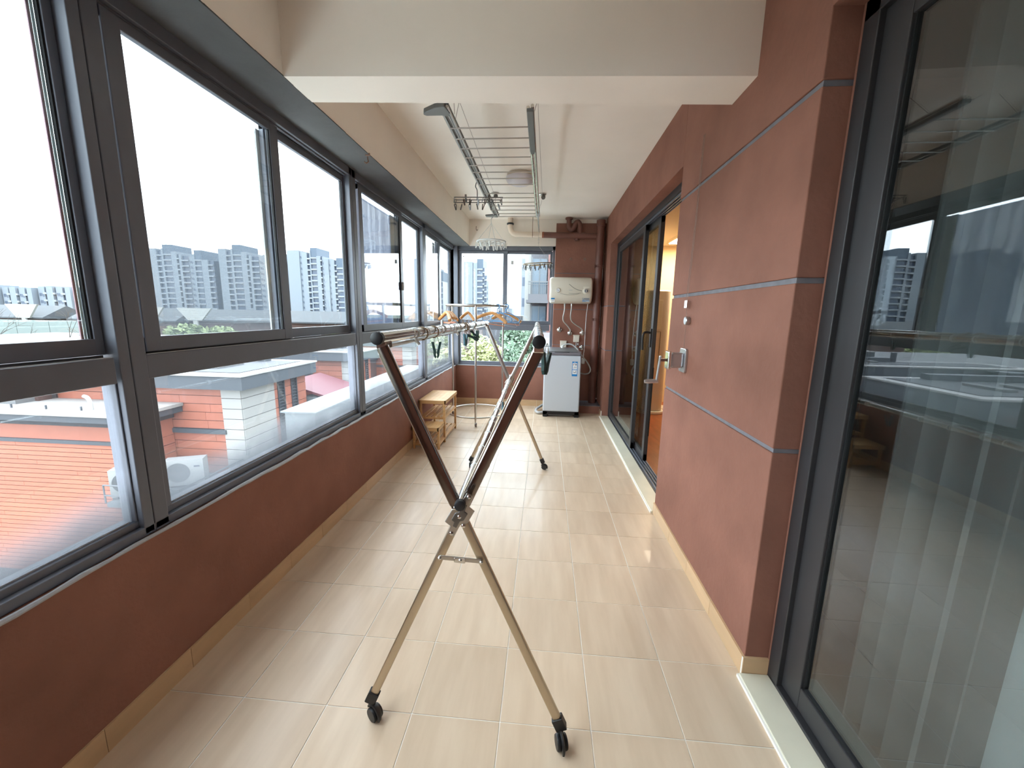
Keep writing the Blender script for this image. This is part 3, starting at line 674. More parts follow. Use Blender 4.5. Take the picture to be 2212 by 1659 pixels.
# ================================================================ bamboo step stool
st = empty('bamboo_step_stool', (-1.28, 4.6, 0), 'two-step bamboo stool with slatted shelves against the parapet wall', 'stool')
def slab(z, x0, x1, y0, y1, n):
    t = MB().bx(x0+.012, x1-.012, y0+.012, y1-.012, z-.034, z-.012).bx(x0, x1, y0, y0+.016, z-.042, z-.0005).bx(x0, x1, y1-.016, y1, z-.042, z-.0005).bx(x0, x0+.016, y0, y1, z-.042, z-.0005).bx(x1-.016, x1, y0, y1, z-.042, z-.0005).build('step', M['bamboo'], st, bevel=.002)
    w = (x1-x0-.03)/n
    for k in range(n): MB().bx(x0+.015+k*w+.0006, x0+.015+(k+1)*w-.0006, y0+.015, y1-.015, z-.013, z).build('board', M['bamboo'], t, bevel=.001)
slab(.50, -1.425, -1.108, 4.425, 5.045, 6); slab(.25, -1.43, -1.125, 4.165, 4.44, 6)
for x in (-1.405, -1.128):
    for y, h in ((4.185, .21), (4.447, .46), (5.022, .46)): MB().bx(x-.012, x+.012, y-.012, y+.012, 0, h).build('leg', M['bamboo'], st, bevel=.002)
for z, y0, y1 in ((.30, 4.44, 5.03), (.065, 4.17, 5.03)):
    for x in (-1.405, -1.128): MB().bx(x-.008, x+.008, y0+.01, y1-.01, z-.022, z-.002).build('side_rail', M['bamboo'], st, bevel=.001)
    for y in (y0, y1): MB().bx(-1.395, -1.14, y-.008, y+.008, z-.022, z-.002).build('cross_rail', M['bamboo'], st, bevel=.001)
    for k in range(5):
        x = -1.385+k*.056; MB().bx(x, x+.036, y0+.005, y1-.005, z-.002, z+.008).build('slat', M['bamboo'], st, bevel=.001)

# ================================================================ ceiling airer
ar = empty('ceiling_airer', (-.36, 3.8, 2.65), 'lift-down steel ladder airer hanging below the ceiling', 'clothes airer')
rl = MB()
for dx, dz, r in ((-.022, 0, .008), (0, .012, .009), (.022, 0, .008)): rl.tube([(-.61+dx, 2.46, 2.65+dz), (-.615+dx, 5.04, 2.65+dz)], r, 8)
rl.build('rail', M['steel'], ar, smooth=True)
rl = MB()
for dx, dz, r, ye in ((-.013, 0, .012, 5.06), (.012, .012, .010, 5.10)): rl.tube([(-.118+dx, 2.50, 2.65+dz), (-.118+dx, ye, 2.65+dz)], r, 10)
rl.build('rail', M['chrome'], ar, smooth=True)
MB().tube([(-.118, 4.9, 2.652), (-.120, 6.03, 2.652)], .010, 12).build('rail_extension', M['chrome'], ar, smooth=True)
MB().bx(-.64, -.58, 2.46, 5.04, 2.655, 2.668).build('channel', M['dgrey'], ar)
for y in (2.718, 2.875, 3.033, 3.199, 3.358, 3.513, 3.672, 3.836, 4.104, 4.251, 4.413, 4.559, 4.731, 4.887, 5.032):
    MB().cyl((-.63, y, 2.643), (-.118, y, 2.643), .0048, 8).build('rung', M['steel'], ar, smooth=True)
arm = [(-.585, 2.52), (-.60, 2.44), (-.66, 2.455), (-.735, 2.505), (-.745, 2.53), (-.73, 2.545), (-.64, 2.545), (-.60, 2.56)]
MB().prism(arm, lambda a, b, d: (a, b, d), 2.638, 2.664).build('wing_arm', M['dgrey'], ar, bevel=.004)
MB().prism([(-.138, 2.49), (-.098, 2.49), (-.102, 3.06), (-.112, 3.11), (-.132, 3.11), (-.140, 3.06)], lambda a, b, d: (a, b, d), 2.626, 2.646).build('wing_arm', M['dgrey'], ar, bevel=.004)
MB().prism([(-.74, 4.98), (-.60, 4.94), (-.60, 5.06), (-.74, 5.04)], lambda a, b, d: (a, b, d), 2.638, 2.655).build('wing_arm', M['dgrey'], ar, bevel=.004)
for (x, y) in ((-.64, 5.10), (-.072, 5.15)):
    pu = MB().lathe((x, y, ZC), [(.045, 0), (.045, -.012), (.03, -.02)], 20).build('pulley', M['steel'], ar, smooth=True)
    MB().lathe((x+.01, y-.02, ZC-.045), [(.012, -.010), (.026, -.006), (.020, 0), (.026, .006), (.012, .010)], 18, Matrix.Rotation(pi/2, 3, 'X')).build('wheel', M['dgrey'], pu, smooth=True)
cb = MB()
for p, q in (((-.64, 5.08, 2.885), (-.61, 2.9, 2.885)), ((-.64, 5.10, 2.885), (-.615, 5.0, 2.665)), ((-.072, 5.15, 2.885), (-.118, 5.05, 2.665)), ((-.58, 2.55, 2.92), (-.575, 2.60, 2.67)), ((-.072, 5.13, 2.885), (-.09, 2.9, 2.885)), ((-.09, 2.9, 2.885), (-.118, 2.7, 2.66)), ((-.61, 2.9, 2.885), (-.605, 2.72, 2.66)), ((-.61, 2.9, 2.92), (-.61, 2.9, 2.88)), ((-.09, 2.9, 2.92), (-.09, 2.9, 2.88))):
    cb.cyl(p, q, .0016, 5)
cb.build('lift_cord', M['cable'], ar)

# clip hangers
def clip_mesh(m, s=1.0):
    mb = MB()
    mb.tube([(0,0,0), (0,0,-.016*s)], .0012*s, 4)
    for sg in (-1, 1):
        mb.bar((sg*.010*s, 0, -.012*s), (sg*.002*s, 0, -.062*s), .011*s, .0035*s, up=(1,0,0))
    mb.ring((0, 0, -.035*s), .004*s, .0014*s, 8, 4, Matrix.Rotation(pi/2, 3, 'X'))
    return mb.mesh('clip', m)
steel_clip, white_clip = clip_mesh(M['dsteel']), clip_mesh(M['clearw'], 1.05)
ch = empty('rectangular_clip_hanger', (-.62, 3.80, 2.45), 'rectangular steel clip hanger hooked on the airer rail', 'clip hanger')
fm = MB(); T = Matrix.Rotation(.25, 3, 'Z') @ Matrix.Rotation(-.06, 3, 'Y')
cpos = Vector((-.62, 3.80, 2.505))
for yy in (-.085, 0, .085): fm.tube([cpos+T@Vector((-.225, yy, 0)), cpos+T@Vector((.20, yy, 0))], .0042, 8)
for xx in (-.225, -.12, .03, .2): fm.tube([cpos+T@Vector((xx, -.085, 0)), cpos+T@Vector((xx, .085, 0))], .0038, 8)
fm.build('frame', M['dsteel'], ch, smooth=True)
for xx in (-.12, .09): MB().cyl(cpos+T@Vector((xx, 0, -.02)), cpos+T@Vector((xx, 0, .045)), .009, 10).build('pivot', M['dsteel'], ch, smooth=True)
MB().tube(smooth_path([cpos+Vector((-.02,0,0)), cpos+Vector((-.02,0,.08)), cpos+Vector((-.035,0,.115)), cpos+Vector((-.018,0,.158)), cpos+Vector((.012,0,.162)), cpos+Vector((.03,0,.14))], 5), .0042, 8).build('hook', M['dsteel'], ch, smooth=True)
for k in range(14):
    xx = -.215+.066*(k % 7); yy = -.085 if k < 7 else .085
    inst(steel_clip, 'clip', ch, cpos+T@Vector((xx, yy, -.004)), (R.uniform(-.3,.3), R.uniform(-.3,.3), R.uniform(0, 3)))
wc = empty('white_round_clip_hanger', (-.67, 5.0, 2.33), 'white plastic round clip hanger hanging from the airer end', 'clip hanger')
c0 = Vector((-.67, 5.0, 2.35))
MB().ring(c0, .172, .009, 40, 8).ring(c0+Vector((0,0,.0)), .105, .006, 30, 6).build('hoop', M['clearw'], wc, smooth=True)
fm = MB()
for k in range(3): t = k*pi/3+.2; v = Vector((math.cos(t), math.sin(t), 0))*.172; fm.tube([c0+v, c0-v], .005, 6)
fm.build('spoke', M['clearw'], wc, smooth=True)
hp_ = Vector((-.67, 5.0, 2.56)); fm = MB()
for k in range(4):
    t = k*pi/2+.4; v = c0+Vector((math.cos(t), math.sin(t), 0))*.172; n_ = 16
    for j in range(n_): a, b = v.lerp(hp_, j/n_), v.lerp(hp_, (j+.75)/n_); fm.tube([a, b], .0032, 5)
fm.build('chain', M['clearw'], wc)
MB().tube(smooth_path([hp_, hp_+Vector((0,0,.05)), hp_+Vector((.03,0,.075)), hp_+Vector((.055,0,.09)), hp_+Vector((.05,0,.108)), hp_+Vector((.02,0,.11))], 5), .005, 8).build('hook', M['clearw'], wc, smooth=True)
for k in range(22):
    t = 2*pi*k/16; rr_ = .172
    if k >= 16: t = 2*pi*(k-16)/6; rr_ = .105
    inst(white_clip, 'clip', wc, c0+Vector((rr_*math.cos(t), rr_*math.sin(t), -.004)), (R.uniform(-.25,.25), R.uniform(-.25,.25), t+R.uniform(-.6,.6)), (1.15,1.15,1.15))
sc_ = empty('steel_round_clip_hanger', (-.13, 6.0, 2.2), 'round steel clip hanger tilting below the extended airer rail', 'clip hanger')
c0 = Vector((-.128, 6.0, 2.215)); TT = Matrix.Rotation(-.05, 3, 'Y') @ Matrix.Rotation(.05, 3, 'X')
MB().ring(c0, .208, .008, 44, 8, TT).ring(c0+Vector((0, 0, -.015)), .115, .006, 30, 6, TT).build('hoop', M['champagne'], sc_, smooth=True)
fm = MB(); hp_ = Vector((-.12, 6.0, 2.47))
for t in (.1, .5): fm.tube([c0+TT@Vector((.208*math.cos(t), .208*math.sin(t), 0)), hp_], .0012, 5)
for k in range(4): t = k*pi/2+.4; fm.tube([c0+TT@Vector((.208*math.cos(t), .208*math.sin(t), 0)), c0+TT@Vector((.115*math.cos(t), .115*math.sin(t), -.015))], .003, 5)
fm.tube([hp_, hp_+Vector((0,0,.03)), hp_+Vector((.004,0,.06)), hp_+Vector((-.003,0,.10)), hp_+Vector((0,0,.175))], .0016, 5)
for dz in (.04, .075, .105): fm.ring(hp_+Vector((0,0,dz)), .010, .0014, 12, 4, Matrix.Rotation(pi/2, 3, 'X'))
fm.build('wire', M['steel'], sc_)
for k in range(18):
    t = 2*pi*k/18; inst(steel_clip, 'clip', sc_, c0+TT@Vector((.208*math.cos(t), .208*math.sin(t), -.006)), (R.uniform(-.4,.4), R.uniform(-.4,.4), t), (1.2,1.2,1.2))

# ceiling lamp
la = empty('ceiling_lamp', (-.30, 4.45, ZC), 'round opal flush ceiling lamp, switched off, behind the airer rungs', 'lamp')
MB().lathe((-.30, 4.45, ZC), [(.135, 0), (.135, -.03), (.128, -.035)], 36).build('base', M['lampr'], la, smooth=True)
MB().lathe((-.30, 4.45, ZC-.035), [(.145, 0), (.147, -.02), (.13, -.05), (.09, -.07), (.04, -.079), (.002, -.081)], 36).build('shade', M['lamp'], la, smooth=True)
# ================================================================ washing machine
wm = empty('washing_machine', (.278, 6.08, 0), 'silver top-loading washing machine with a black plinth and blue energy label', 'washing machine')
wx0, wx1, wy0, wy1 = .012, .545, 5.806, 6.34
MB().bx(wx0, wx1, wy0, wy1, .085, .918).build('body', M['silver'], wm, bevel=.018, bseg=3)
pl = MB(); pl.bx(wx0+.002, wx1-.002, wy0+.012, wy1-.01, .045, .088); pl.bx(wx0+.002, wx0+.07, wy0+.004, wy1-.01, 0, .088); pl.bx(wx1-.07, wx1-.002, wy0+.004, wy1-.01, 0, .088); pl.bx(wx0+.002, wx1-.002, wy0+.004, wy0+.03, .035, .088); pl.bx(wx0+.05, wx1-.05, wy1-.10, wy1-.02, .0, .05)
pl.build('plinth', M['black'], wm, bevel=.006)
MB().bx(wx0+.08, wx1-.08, wy0+.06, wy1-.12, .012, .046).build('underside', M['lgrey'], wm)
lidp = MB().prism([(wy0+.004, .918), (wy0+.010, .948), (wy0+.05, .958), (wy1-.10, .978), (wy1-.02, 1.0), (wy1, .99), (wy1, .918)], lambda a, b, d: (d, a, b), wx0+.006, wx1-.006)
ld = lidp.build('top_panel', M['lid'], wm, bevel=.006)
MB().bx(.16, .375, wy0+.055, wy0+.075, .958, .966).build('handle_slot', M['black'], ld)
MB().prism([(wy0+.085, .962), (wy1-.11, .979), (wy1-.11, .985), (wy0+.085, .968)], lambda a, b, d: (d, a, b), .05, .50).build('lid_window', M['dgrey'], ld, bevel=.004)
MB().bx(.035, .085, wy0+.0035, wy0+.0055, .926, .944).build('badge', M['lgrey'], ld)
lb = MB().bx(.418, .497, wy0-.0012, wy0+.001, .622, .836).build('label', M['blue'], wm)
MB().bx(.425, .490, wy0-.0020, wy0-.0010, .722, .815).build('label_field', M['paper'], lb); MB().bx(.425, .490, wy0-.0020, wy0-.0010, .652, .713).build('label_field', M['paper'], lb)
for x0, x1, z0, z1, m in ((.431, .452, .797, .803, 'ink'), (.460, .485, .795, .803, 'ink'), (.460, .485, .782, .791, 'ink'), (.432, .442, .780, .791, 'orange'), (.432, .440, .738, .745, 'ink'), (.446, .484, .752, .754, 'ink'), (.446, .480, .745, .747, 'ink'), (.446, .484, .758, .760, 'ink'), (.434, .438, .692, .700, 'ink'), (.444, .448, .692, .700, 'ink'), (.468, .479, .690, .702, 'ink'), (.438, .480, .672, .680, 'ink'), (.445, .466, .822, .827, 'paper')):
    MB().bx(x0, x1, wy0-.0026, wy0-.0018, z0, z1).build('label_print', M[m], lb)
hs = empty('inlet_hose', (.30, 6.25, 1.0), 'pale grey inlet hose looping from the washer top to the wall tap', 'hose')
MB().tube(smooth_path([(.285, 6.22, 1.005), (.29, 6.22, 1.03), (.34, 6.21, 1.055), (.42, 6.20, 1.055), (.50, 6.18, 1.0), (.575, 6.12, .90), (.66, 6.06, .80), (.71, 6.05, .70), (.69, 6.10, .63), (.62, 6.2, .605), (.57, 6.33, .62), (.575, 6.40, .75), (.59, 6.42, .93)], 8), .0105, 10).build('tube', M['lgrey'], hs, smooth=True)
MB().lathe((.285, 6.22, .995), [(.018, 0), (.022, .012), (.022, .03), (.013, .036)], 12).build('nut', M['wplastic'], hs, smooth=True)
dh = MB().tube(smooth_path([(.015, 6.30, .07), (-.03, 6.25, .05), (-.085, 6.15, .035), (-.09, 6.02, .026), (-.05, 5.95, .024), (.03, 5.98, .026), (.15, 6.05, .026)], 8), .020, 10)
tag(dh.build('drain_hose', M['lgrey'], smooth=True), 'thick grey drain hose bulging from behind the washer onto the floor', 'hose')
tag(MB().lathe((-.585, 6.42, 0), [(.062, 0), (.062, .006), (.028, .010), (.026, .055), (.028, .075), (.02, .078)], 20).build('drain_plug', M['wplastic'], smooth=True), 'small white drain fitting standing up from the floor tiles', 'drain')

# ================================================================ water heater
wh_ = empty('water_heater', (.38, 6.30, 1.66), 'cream wall-mounted electric water heater above the washing machine', 'water heater')
x0, x1, yc, zc, rb = .062, .692, 6.295, 1.862, .196
prof = []
N = 28; n0 = None
body = MB()
sec = []
for k in range(N):
    t = 2*pi*k/N; sec.append((math.copysign(abs(math.cos(t))**.72, math.cos(t))*.168, math.copysign(abs(math.sin(t))**.72, math.sin(t))*.196))
stations = [(x0, .86), (x0+.012, .955), (x0+.035, 1.0), (x1-.035, 1.0), (x1-.012, .955), (x1, .86)]
for xs, s in stations:
    for a, b in sec: body.v.append((xs, yc+a*s, zc+b*s))
for i in range(len(stations)-1):
    for k in range(N): l = (k+1) % N; body.f.append((i*N+k, i*N+l, (i+1)*N+l, (i+1)*N+k))
body.f.append(tuple(range(N))); body.f.append(tuple((len(stations)-1)*N+k for k in range(N)))
body.build('tank', M['cream'], wh_, smooth=True)
fy = yc-.169
RX = Matrix.Rotation(pi/2, 3, 'X')
dl = MB().lathe((.185, fy, zc-.005), [(.036, -.004), (.036, .008), (.030, .012), (.028, .008)], 24, RX).build('thermometer', M['cream'], wh_, smooth=True)
MB().lathe((.185, fy-.007, zc-.005), [(.027, 0), (.027, .003)], 20, RX).build('dial_face', M['paper'], dl); MB().bar((.170, fy-.0115, zc+.002), (.200, fy-.0115, zc-.012), .003, .006, up=(0,1,0)).build('needle', M['ink'], dl)
kn = MB().lathe((.597, fy, zc-.012), [(.050, -.006), (.050, .004), (.036, .008), (.034, .024), (.030, .028)], 26, RX).build('thermostat_knob', M['cream'], wh_, smooth=True)
MB().lathe((.597, fy-.027, zc-.012), [(.024, 0), (.024, .004)], 20, RX).build('knob_ring', M['ink'], kn); MB().bx(.592, .602, fy-.040, fy-.028, zc-.030, zc+.006).build('knob_grip', M['cream'], kn, bevel=.002)
MB().prism([(.55, zc+.042), (.57, zc+.052), (.63, zc+.050), (.648, zc+.038), (.63, zc+.030), (.565, zc+.030)], lambda a, b, d: (a, d, b), fy-.004, fy+.006).build('knob_visor', M['cream'], kn)
sw = MB()
sw.tube(smooth_path([(.345, fy-.001, zc+.085), (.41, fy-.002, zc+.035), (.47, fy-.002, zc+.005), (.535, fy-.001, zc-.010)], 6), .0024, 5, ry=.004)
sw.tube(smooth_path([(.22, fy-.001, zc-.050), (.32, fy-.001, zc-.068), (.42, fy-.001, zc-.066), (.50, fy-.001, zc-.052)], 6), .0022, 5)
sw.tube(smooth_path([(.345, fy-.001, zc-.045), (.42, fy-.001, zc-.052), (.53, fy-.001, zc-.040)], 6), .002, 5)
sw.build('swoosh', mat('swoosh_grey', lin(150,146,136), .4), wh_)
MB().bx(.345, .398, fy-.0015, fy+.001, zc-.004, zc+.002).build('nameplate', M['lgrey'], wh_)
lb = MB().bx(.085, .140, fy+.006, fy+.0085, zc-.175, zc-.118).build('label', M['paper'], wh_); lb.rotation_euler = (0,0,0)
MB().bx(.085, .140, fy+.0035, fy+.0065, zc-.138, zc-.118).build('label_band', M['blue'], lb); MB().bx(.095, .132, fy+.0045, fy+.0065, zc-.160, zc-.156).build('label_print', M['ink'], lb)
lb = MB().bx(.545, .655, fy+.006, fy+.0085, zc-.172, zc-.112).build('label', M['lgrey'], wh_)
for z0, xa, xb, mm in ((-.122, .575, .645, 'ink'), (-.130, .565, .580, 'ink'), (-.134, .590, .648, 'ink'), (-.148, .552, .585, 'blue'), (-.152, .598, .645, 'blue'), (-.160, .552, .600, 'blue')):
    MB().bx(xa, xb, fy+.0045, fy+.0065, zc+z0-.003, zc+z0+.003).build('label_print', M[mm], lb)
for xx, mm in ((.30, 'lgrey'), (.405, 'steel')): MB().cyl((xx, 6.28, 1.675), (xx, 6.28, 1.635), .013, 10).build('outlet', M[mm], wh_, smooth=True)
WY = YF-.036
def hose(name, pts, r, m, label): return tag(MB().tube(smooth_path(pts, 8), r, 8).build(name, m, smooth=True), label, 'hose')
hose('braided_hose', [(.30, 6.28, 1.645), (.30, 6.29, 1.56), (.285, 6.32, 1.47), (.295, 6.36, 1.40), (.36, 6.39, 1.33), (.405, 6.41, 1.27), (.405, 6.42, 1.24)], .0095, M['braid'], 'braided hose from the heater to the middle valve')
hose('braided_hose', [(.405, 6.28, 1.640), (.402, 6.29, 1.57), (.398, 6.31, 1.48), (.415, 6.34, 1.41), (.47, 6.37, 1.36), (.55, 6.40, 1.31), (.592, 6.42, 1.275), (.598, 6.42, 1.245)], .0095, M['braid'], 'braided hose from the heater to the valve by the drain pipe')
hose('power_cord', [(.65, 6.30, 1.69), (.648, 6.34, 1.60), (.645, 6.38, 1.50), (.644, 6.41, 1.38), (.644, 6.43, 1.25), (.646, 6.44, 1.15), (.643, 6.44, 1.02), (.640, 6.43, .93), (.635, 6.43, .905)], .0055, M['wplastic'], 'white power cord running down from the heater to a plug')
def valve(x, z, label, g=None):
    v = empty('angle_valve', (x, WY, z), label, 'valve', g)
    MB().lathe((x, WY, z), [(.036, 0), (.036, .004), (.022, .010)], 22, RX).build('flange', M['chrome'], v, smooth=True)
    MB().cyl((x, WY-.008, z), (x, WY-.055, z), .013, 14).build('body', M['chrome'], v, smooth=True)
    MB().cyl((x, WY-.035, z), (x, WY-.035, z+.045), .010, 12).build('spout', M['chrome'], v, smooth=True)
    MB().lathe((x, WY-.053, z), [(.020, 0), (.022, .006), (.020, .018), (.010, .022)], 8, RX).build('handle', M['chrome'], v, smooth=True)
valve(.238, 1.262, 'chrome angle valve with nothing connected, beside the window frame'); valve(.406, 1.215, 'chrome angle valve fed by a braided hose above the cream boxes'); valve(.600, 1.220, 'chrome angle valve beside the heater power cord')
valve(.600, .985, 'chrome tap on the wall feeding the washer inlet hose')
def sbox(x, z, w, h, label, cord):
    b = empty('socket_box', (x, WY, z), label, 'socket')
    MB().bx(x-w/2, x+w/2, WY-.055, WY, z-h/2, z+h/2).build('cover', M['cream'], b, bevel=.010, bseg=3)
    MB().bx(x-w/2-.004, x+w/2+.004, WY-.030, WY, z+h/2-.006, z+h/2+.008).build('hood', M['cream'], b, bevel=.002)
    if cord: MB().cyl((x, WY-.02, z-h/2), (x, WY-.02, z-h/2-.09), .005, 8).build('cable', M['wplastic'], b)
sbox(.510, 1.128, .092, .105, 'cream splash-proof socket box on the wall under the heater hoses', True)
sbox(.308, 1.030, .098, .110, 'cream splash-proof socket box half hidden behind the washer lid', False)
tag(MB().bx(.527, .549, WY-.018, WY, 1.03, 1.058).build('wall_clip', M['wplastic'], bevel=.003), 'tiny white square clip on the brown wall beside a cable', 'clip')
ph = empty('plug', (.635, 6.43, .78), 'white plug hanging on the wall behind the washer corner', 'plug')
MB().bx(.610, .660, 6.41, 6.455, .73, .83).build('housing', M['wplastic'], ph, bevel=.012, bseg=3); MB().cyl((.635, 6.432, .83), (.635, 6.432, .90), .008, 8).build('strain_relief', M['wplastic'], ph, smooth=True)
for x, lab in ((.374, 'bent metal hook on the pier nearer the window'), (.586, 'round metal hook on the pier nearer the drain pipe')):
    hk = MB().ring((x, WY-.006, 2.347), .014, .0025, 16, 6, RX); hk.cyl((x, WY, 2.36), (x, WY-.02, 2.36), .003, 6); tag(hk.build('wall_hook', M['steel'], smooth=True), lab, 'hook')
# pipes
dp = empty('drain_stack', (.79, 6.33, .127), 'brown painted vertical drain pipe in the far right corner', 'pipe')
MB().cyl((.79, 6.33, .127), (.79, 6.33, 2.88), .058, 24).build('pipe', M['pbrown'], dp, smooth=True)
MB().cyl((.79, 6.33, 2.80), (.79, 6.33, 2.885), .066, 24).build('coupling', M['pbrown'], dp, smooth=True)
for z in (1.45, 2.24, .62):
    cl = MB().ring((.79, 6.33, z), .060, .004, 26, 6).ring((.79, 6.33, z-.025), .060, .004, 26, 6); cl.bx(.724, .736, 6.28, 6.34, z-.03, z+.005); cl.build('clamp', M['pbrown'], dp)
cn = tag(MB().tube([(.868, 6.43, .127), (.868, 6.43, 2.86)], .012, 10).build('conduit', M['gun'], smooth=True), 'thin dark conduit running up the corner behind the drain pipe', 'pipe')
MB().lathe((.868, 6.417, .175), [(.012, -.006), (.012, .006)], 14, RX).build('end_cap', M['lgrey'], cn, smooth=True)
bp = empty('branch_drain', (-.1, 6.38, 2.68), 'drain branch pipe under the ceiling, cream then painted brown', 'pipe')
MB().tube(smooth_path([(-.565, 6.39, 2.93), (-.565, 6.39, 2.85), (-.562, 6.39, 2.79), (-.54, 6.385, 2.73), (-.49, 6.38, 2.70), (-.42, 6.378, 2.695), (-.05, 6.375, 2.685)], 8), .040, 18).build('cream_pipe', M['pcream'], bp, smooth=True)
MB().lathe((-.565, 6.39, 2.845), [(.048, -.012), (.056, 0), (.048, .014)], 24).build('rubber_collar', M['black'], bp, smooth=True)
MB().tube([(-.06, 6.375, 2.685), (.74, 6.36, 2.665)], .043, 20).build('brown_pipe', M['pbrown'], bp, smooth=True); MB().tube([(-.078, 6.3755, 2.686), (-.05, 6.3745, 2.685)], .0445, 20).build('bare_end', M['pbrownl'], bp, smooth=True)
MB().tube([(.40, 6.368, 2.672), (.56, 6.364, 2.669)], .052, 20).tube([(.45, 6.366, 2.66), (.45, 6.366, 2.60)], .035, 16).build('tee', M['pbrown'], bp, smooth=True)
MB().tube(smooth_path([(.32, 6.36, 2.93), (.32, 6.36, 2.86), (.325, 6.36, 2.79), (.36, 6.36, 2.76), (.395, 6.36, 2.79), (.415, 6.36, 2.84), (.45, 6.36, 2.87), (.48, 6.36, 2.83), (.485, 6.36, 2.76), (.485, 6.36, 2.68)], 7), .036, 16).build('trap', M['pbrown'], bp, smooth=True)
MB().lathe((.32, 6.36, 2.915), [(.055, -.012), (.058, 0), (.055, .012)], 22).build('trap_collar', M['pbrown'], bp, smooth=True)
st_ = MB().bx(-.227, -.219, 6.33, 6.336, 2.66, 2.93).ring((-.223, 6.378, 2.69), .043, .003, 20, 5, Matrix.Rotation(pi/2, 3, 'Y')); st_.build('hanger_strap', M['rust'], bp)
# hooks near the ceiling
tag(MB().tube(smooth_path([(-1.10, YF-.026, 2.82), (-1.10, YF-.05, 2.82), (-1.10, YF-.052, 2.78), (-1.09, YF-.05, 2.765), (-1.075, YF-.05, 2.775)], 5), .004, 6).build('ceiling_hook', M['gun'], smooth=True), 'small dark hook on the white header above the far window', 'hook')
sh = MB().tube(smooth_path([(-1.235, 2.86, 2.54), (-1.235, 2.86, 2.52), (-1.225, 2.845, 2.500), (-1.235, 2.83, 2.485), (-1.25, 2.84, 2.497)], 5), .004, 6); sh.bx(-1.235, -1.205, 2.82, 2.83, 2.53, 2.545)
tag(sh.build('soffit_hook', M['rust'], smooth=True), 'rusty screw hook under the dark soffit above the windows', 'hook')

# ================================================================ winch on the right wall
WX = XR
wi = empty('airer_winch', (WX, 2.6, 1.23), 'cast aluminium crank winch screwed to the stucco wall', 'winch')
MB().prism([(2.545, 1.165), (2.555, 1.155), (2.645, 1.155), (2.655, 1.165), (2.655, 1.295), (2.645, 1.305), (2.555, 1.305), (2.545, 1.295)], lambda a, b, d: (d, a, b), WX-.016, WX).build('back_plate', M['alu'], wi, bevel=.004)
MB().bx(WX-.090, WX-.014, 2.57, 2.632, 1.182, 1.278).build('housing', M['alu'], wi, bevel=.014, bseg=3)
MB().bx(WX-.112, WX-.088, 2.562, 2.638, 1.172, 1.288).build('front_plate', M['chrome'], wi, bevel=.010, bseg=3)
MB().cyl((WX-.110, 2.60, 1.228), (WX-.150, 2.60, 1.228), .010, 12).build('shaft', M['gun'], wi, smooth=True)
cr = MB().bar((WX-.150, 2.60, 1.255), (WX-.160, 2.61, 1.095), .022, .012, up=(1,0,0)); ck_ = cr.build('crank', M['alu'], wi, bevel=.005)
MB().tube([(WX-.150, 2.612, 1.090), (WX-.185, 2.612, 1.088), (WX-.215, 2.612, 1.086), (WX-.235, 2.612, 1.085)], [.012, .014, .015, .011], 14).build('grip', M['alu'], ck_, smooth=True)
kb = empty('cord_guide', (WX, 2.572, 1.477), 'round aluminium cord guide disc on the stucco wall above the winch', 'cord guide')
MB().lathe((WX, 2.572, 1.477), [(.020, 0), (.024, .006), (.026, .026), (.022, .030)], 20, Matrix.Rotation(-pi/2, 3, 'Y')).build('disc', M['alu'], kb, smooth=True)
kc = empty('cord_clamp', (WX, 2.60, 1.578), 'pair of small steel ferrules on the airer cords', 'cord clamp')
for dy in (-.012, .012): MB().cyl((WX-.02, 2.60+dy, 1.555), (WX-.02, 2.60+dy, 1.60), .008, 10).build('ferrule', M['chrome'], kc, smooth=True)
for k, (y0, y1) in enumerate(((2.588, 2.583), (2.612, 2.600))):
    MB().tube([(WX-.02, y0, 1.60), (WX-.012, y1, 2.05), (WX-.008, y1, 2.535)], .0013, 6).build('lift_cord', M['cable'], wi)
MB().tube([(WX-.02, 2.60, 1.555), (WX-.014, 2.59, 1.50), (WX-.012, 2.60, 1.305)], .0012, 6).build('lift_cord', M['cable'], wi)

# ================================================================ warm room things
ac = empty('floor_air_conditioner', (1.70, 6.36, 0), 'tall cream floor-standing air conditioner behind the half-open door', 'air conditioner')
def rbox(mb, cx, cy, w, d, z0, z1, r, n=5):
    poly = []
    for sx, sy, a0 in ((1,1,0), (-1,1,pi/2), (-1,-1,pi), (1,-1,3*pi/2)):
        for k in range(n+1): a = a0+pi/2*k/n; poly.append((cx+sx*(w/2-r)+r*math.cos(a), cy+sy*(d/2-r)+r*math.sin(a)))
    return mb.prism(poly, lambda a, b, dd: (a, b, dd), z0, z1)
rbox(MB(), 1.70, 6.38, .33, .34, .05, 1.885, .09).build('body', M['cream'], ac, smooth=True, bevel=.02)
rbox(MB(), 1.70, 6.38, .42, .42, .004, .05, .15).build('base', M['cream'], ac, smooth=True, bevel=.01)
MB().bx(1.62, 1.74, 6.202, 6.212, 1.30, 1.74).build('outlet_panel', M['sill'], ac, bevel=.004); MB().bx(1.64, 1.73, 6.203, 6.211, .52, 1.25).build('front_panel', M['warmc'], ac, bevel=.004)
gr = MB()
for a, b, c_, d_ in ((1.735, 1.742, .52, 1.27), (1.62, 1.742, 1.27, 1.277)): gr.bx(a, b, 6.199, 6.206, c_, d_)
gr.build('panel_gap', M['gun'], ac)
so_ = empty('wall_socket', (2.02, 7.14, .36), 'white double wall socket low on the cream wall', 'socket'); MB().bx(1.98, 2.06, 7.137, 7.15, .30, .42).build('plate', M['wplastic'], so_, bevel=.003); MB().bx(1.995, 2.045, 7.133, 7.138, .32, .40).build('insert', M['dgrey'], so_)
tag(rbox(MB(), 2.08, 6.62, .34, .30, .004, .03, .14).build('fan_base', M['cream'], smooth=True, bevel=.006), 'flat cream round base on the wood floor beside the air conditioner', 'base')
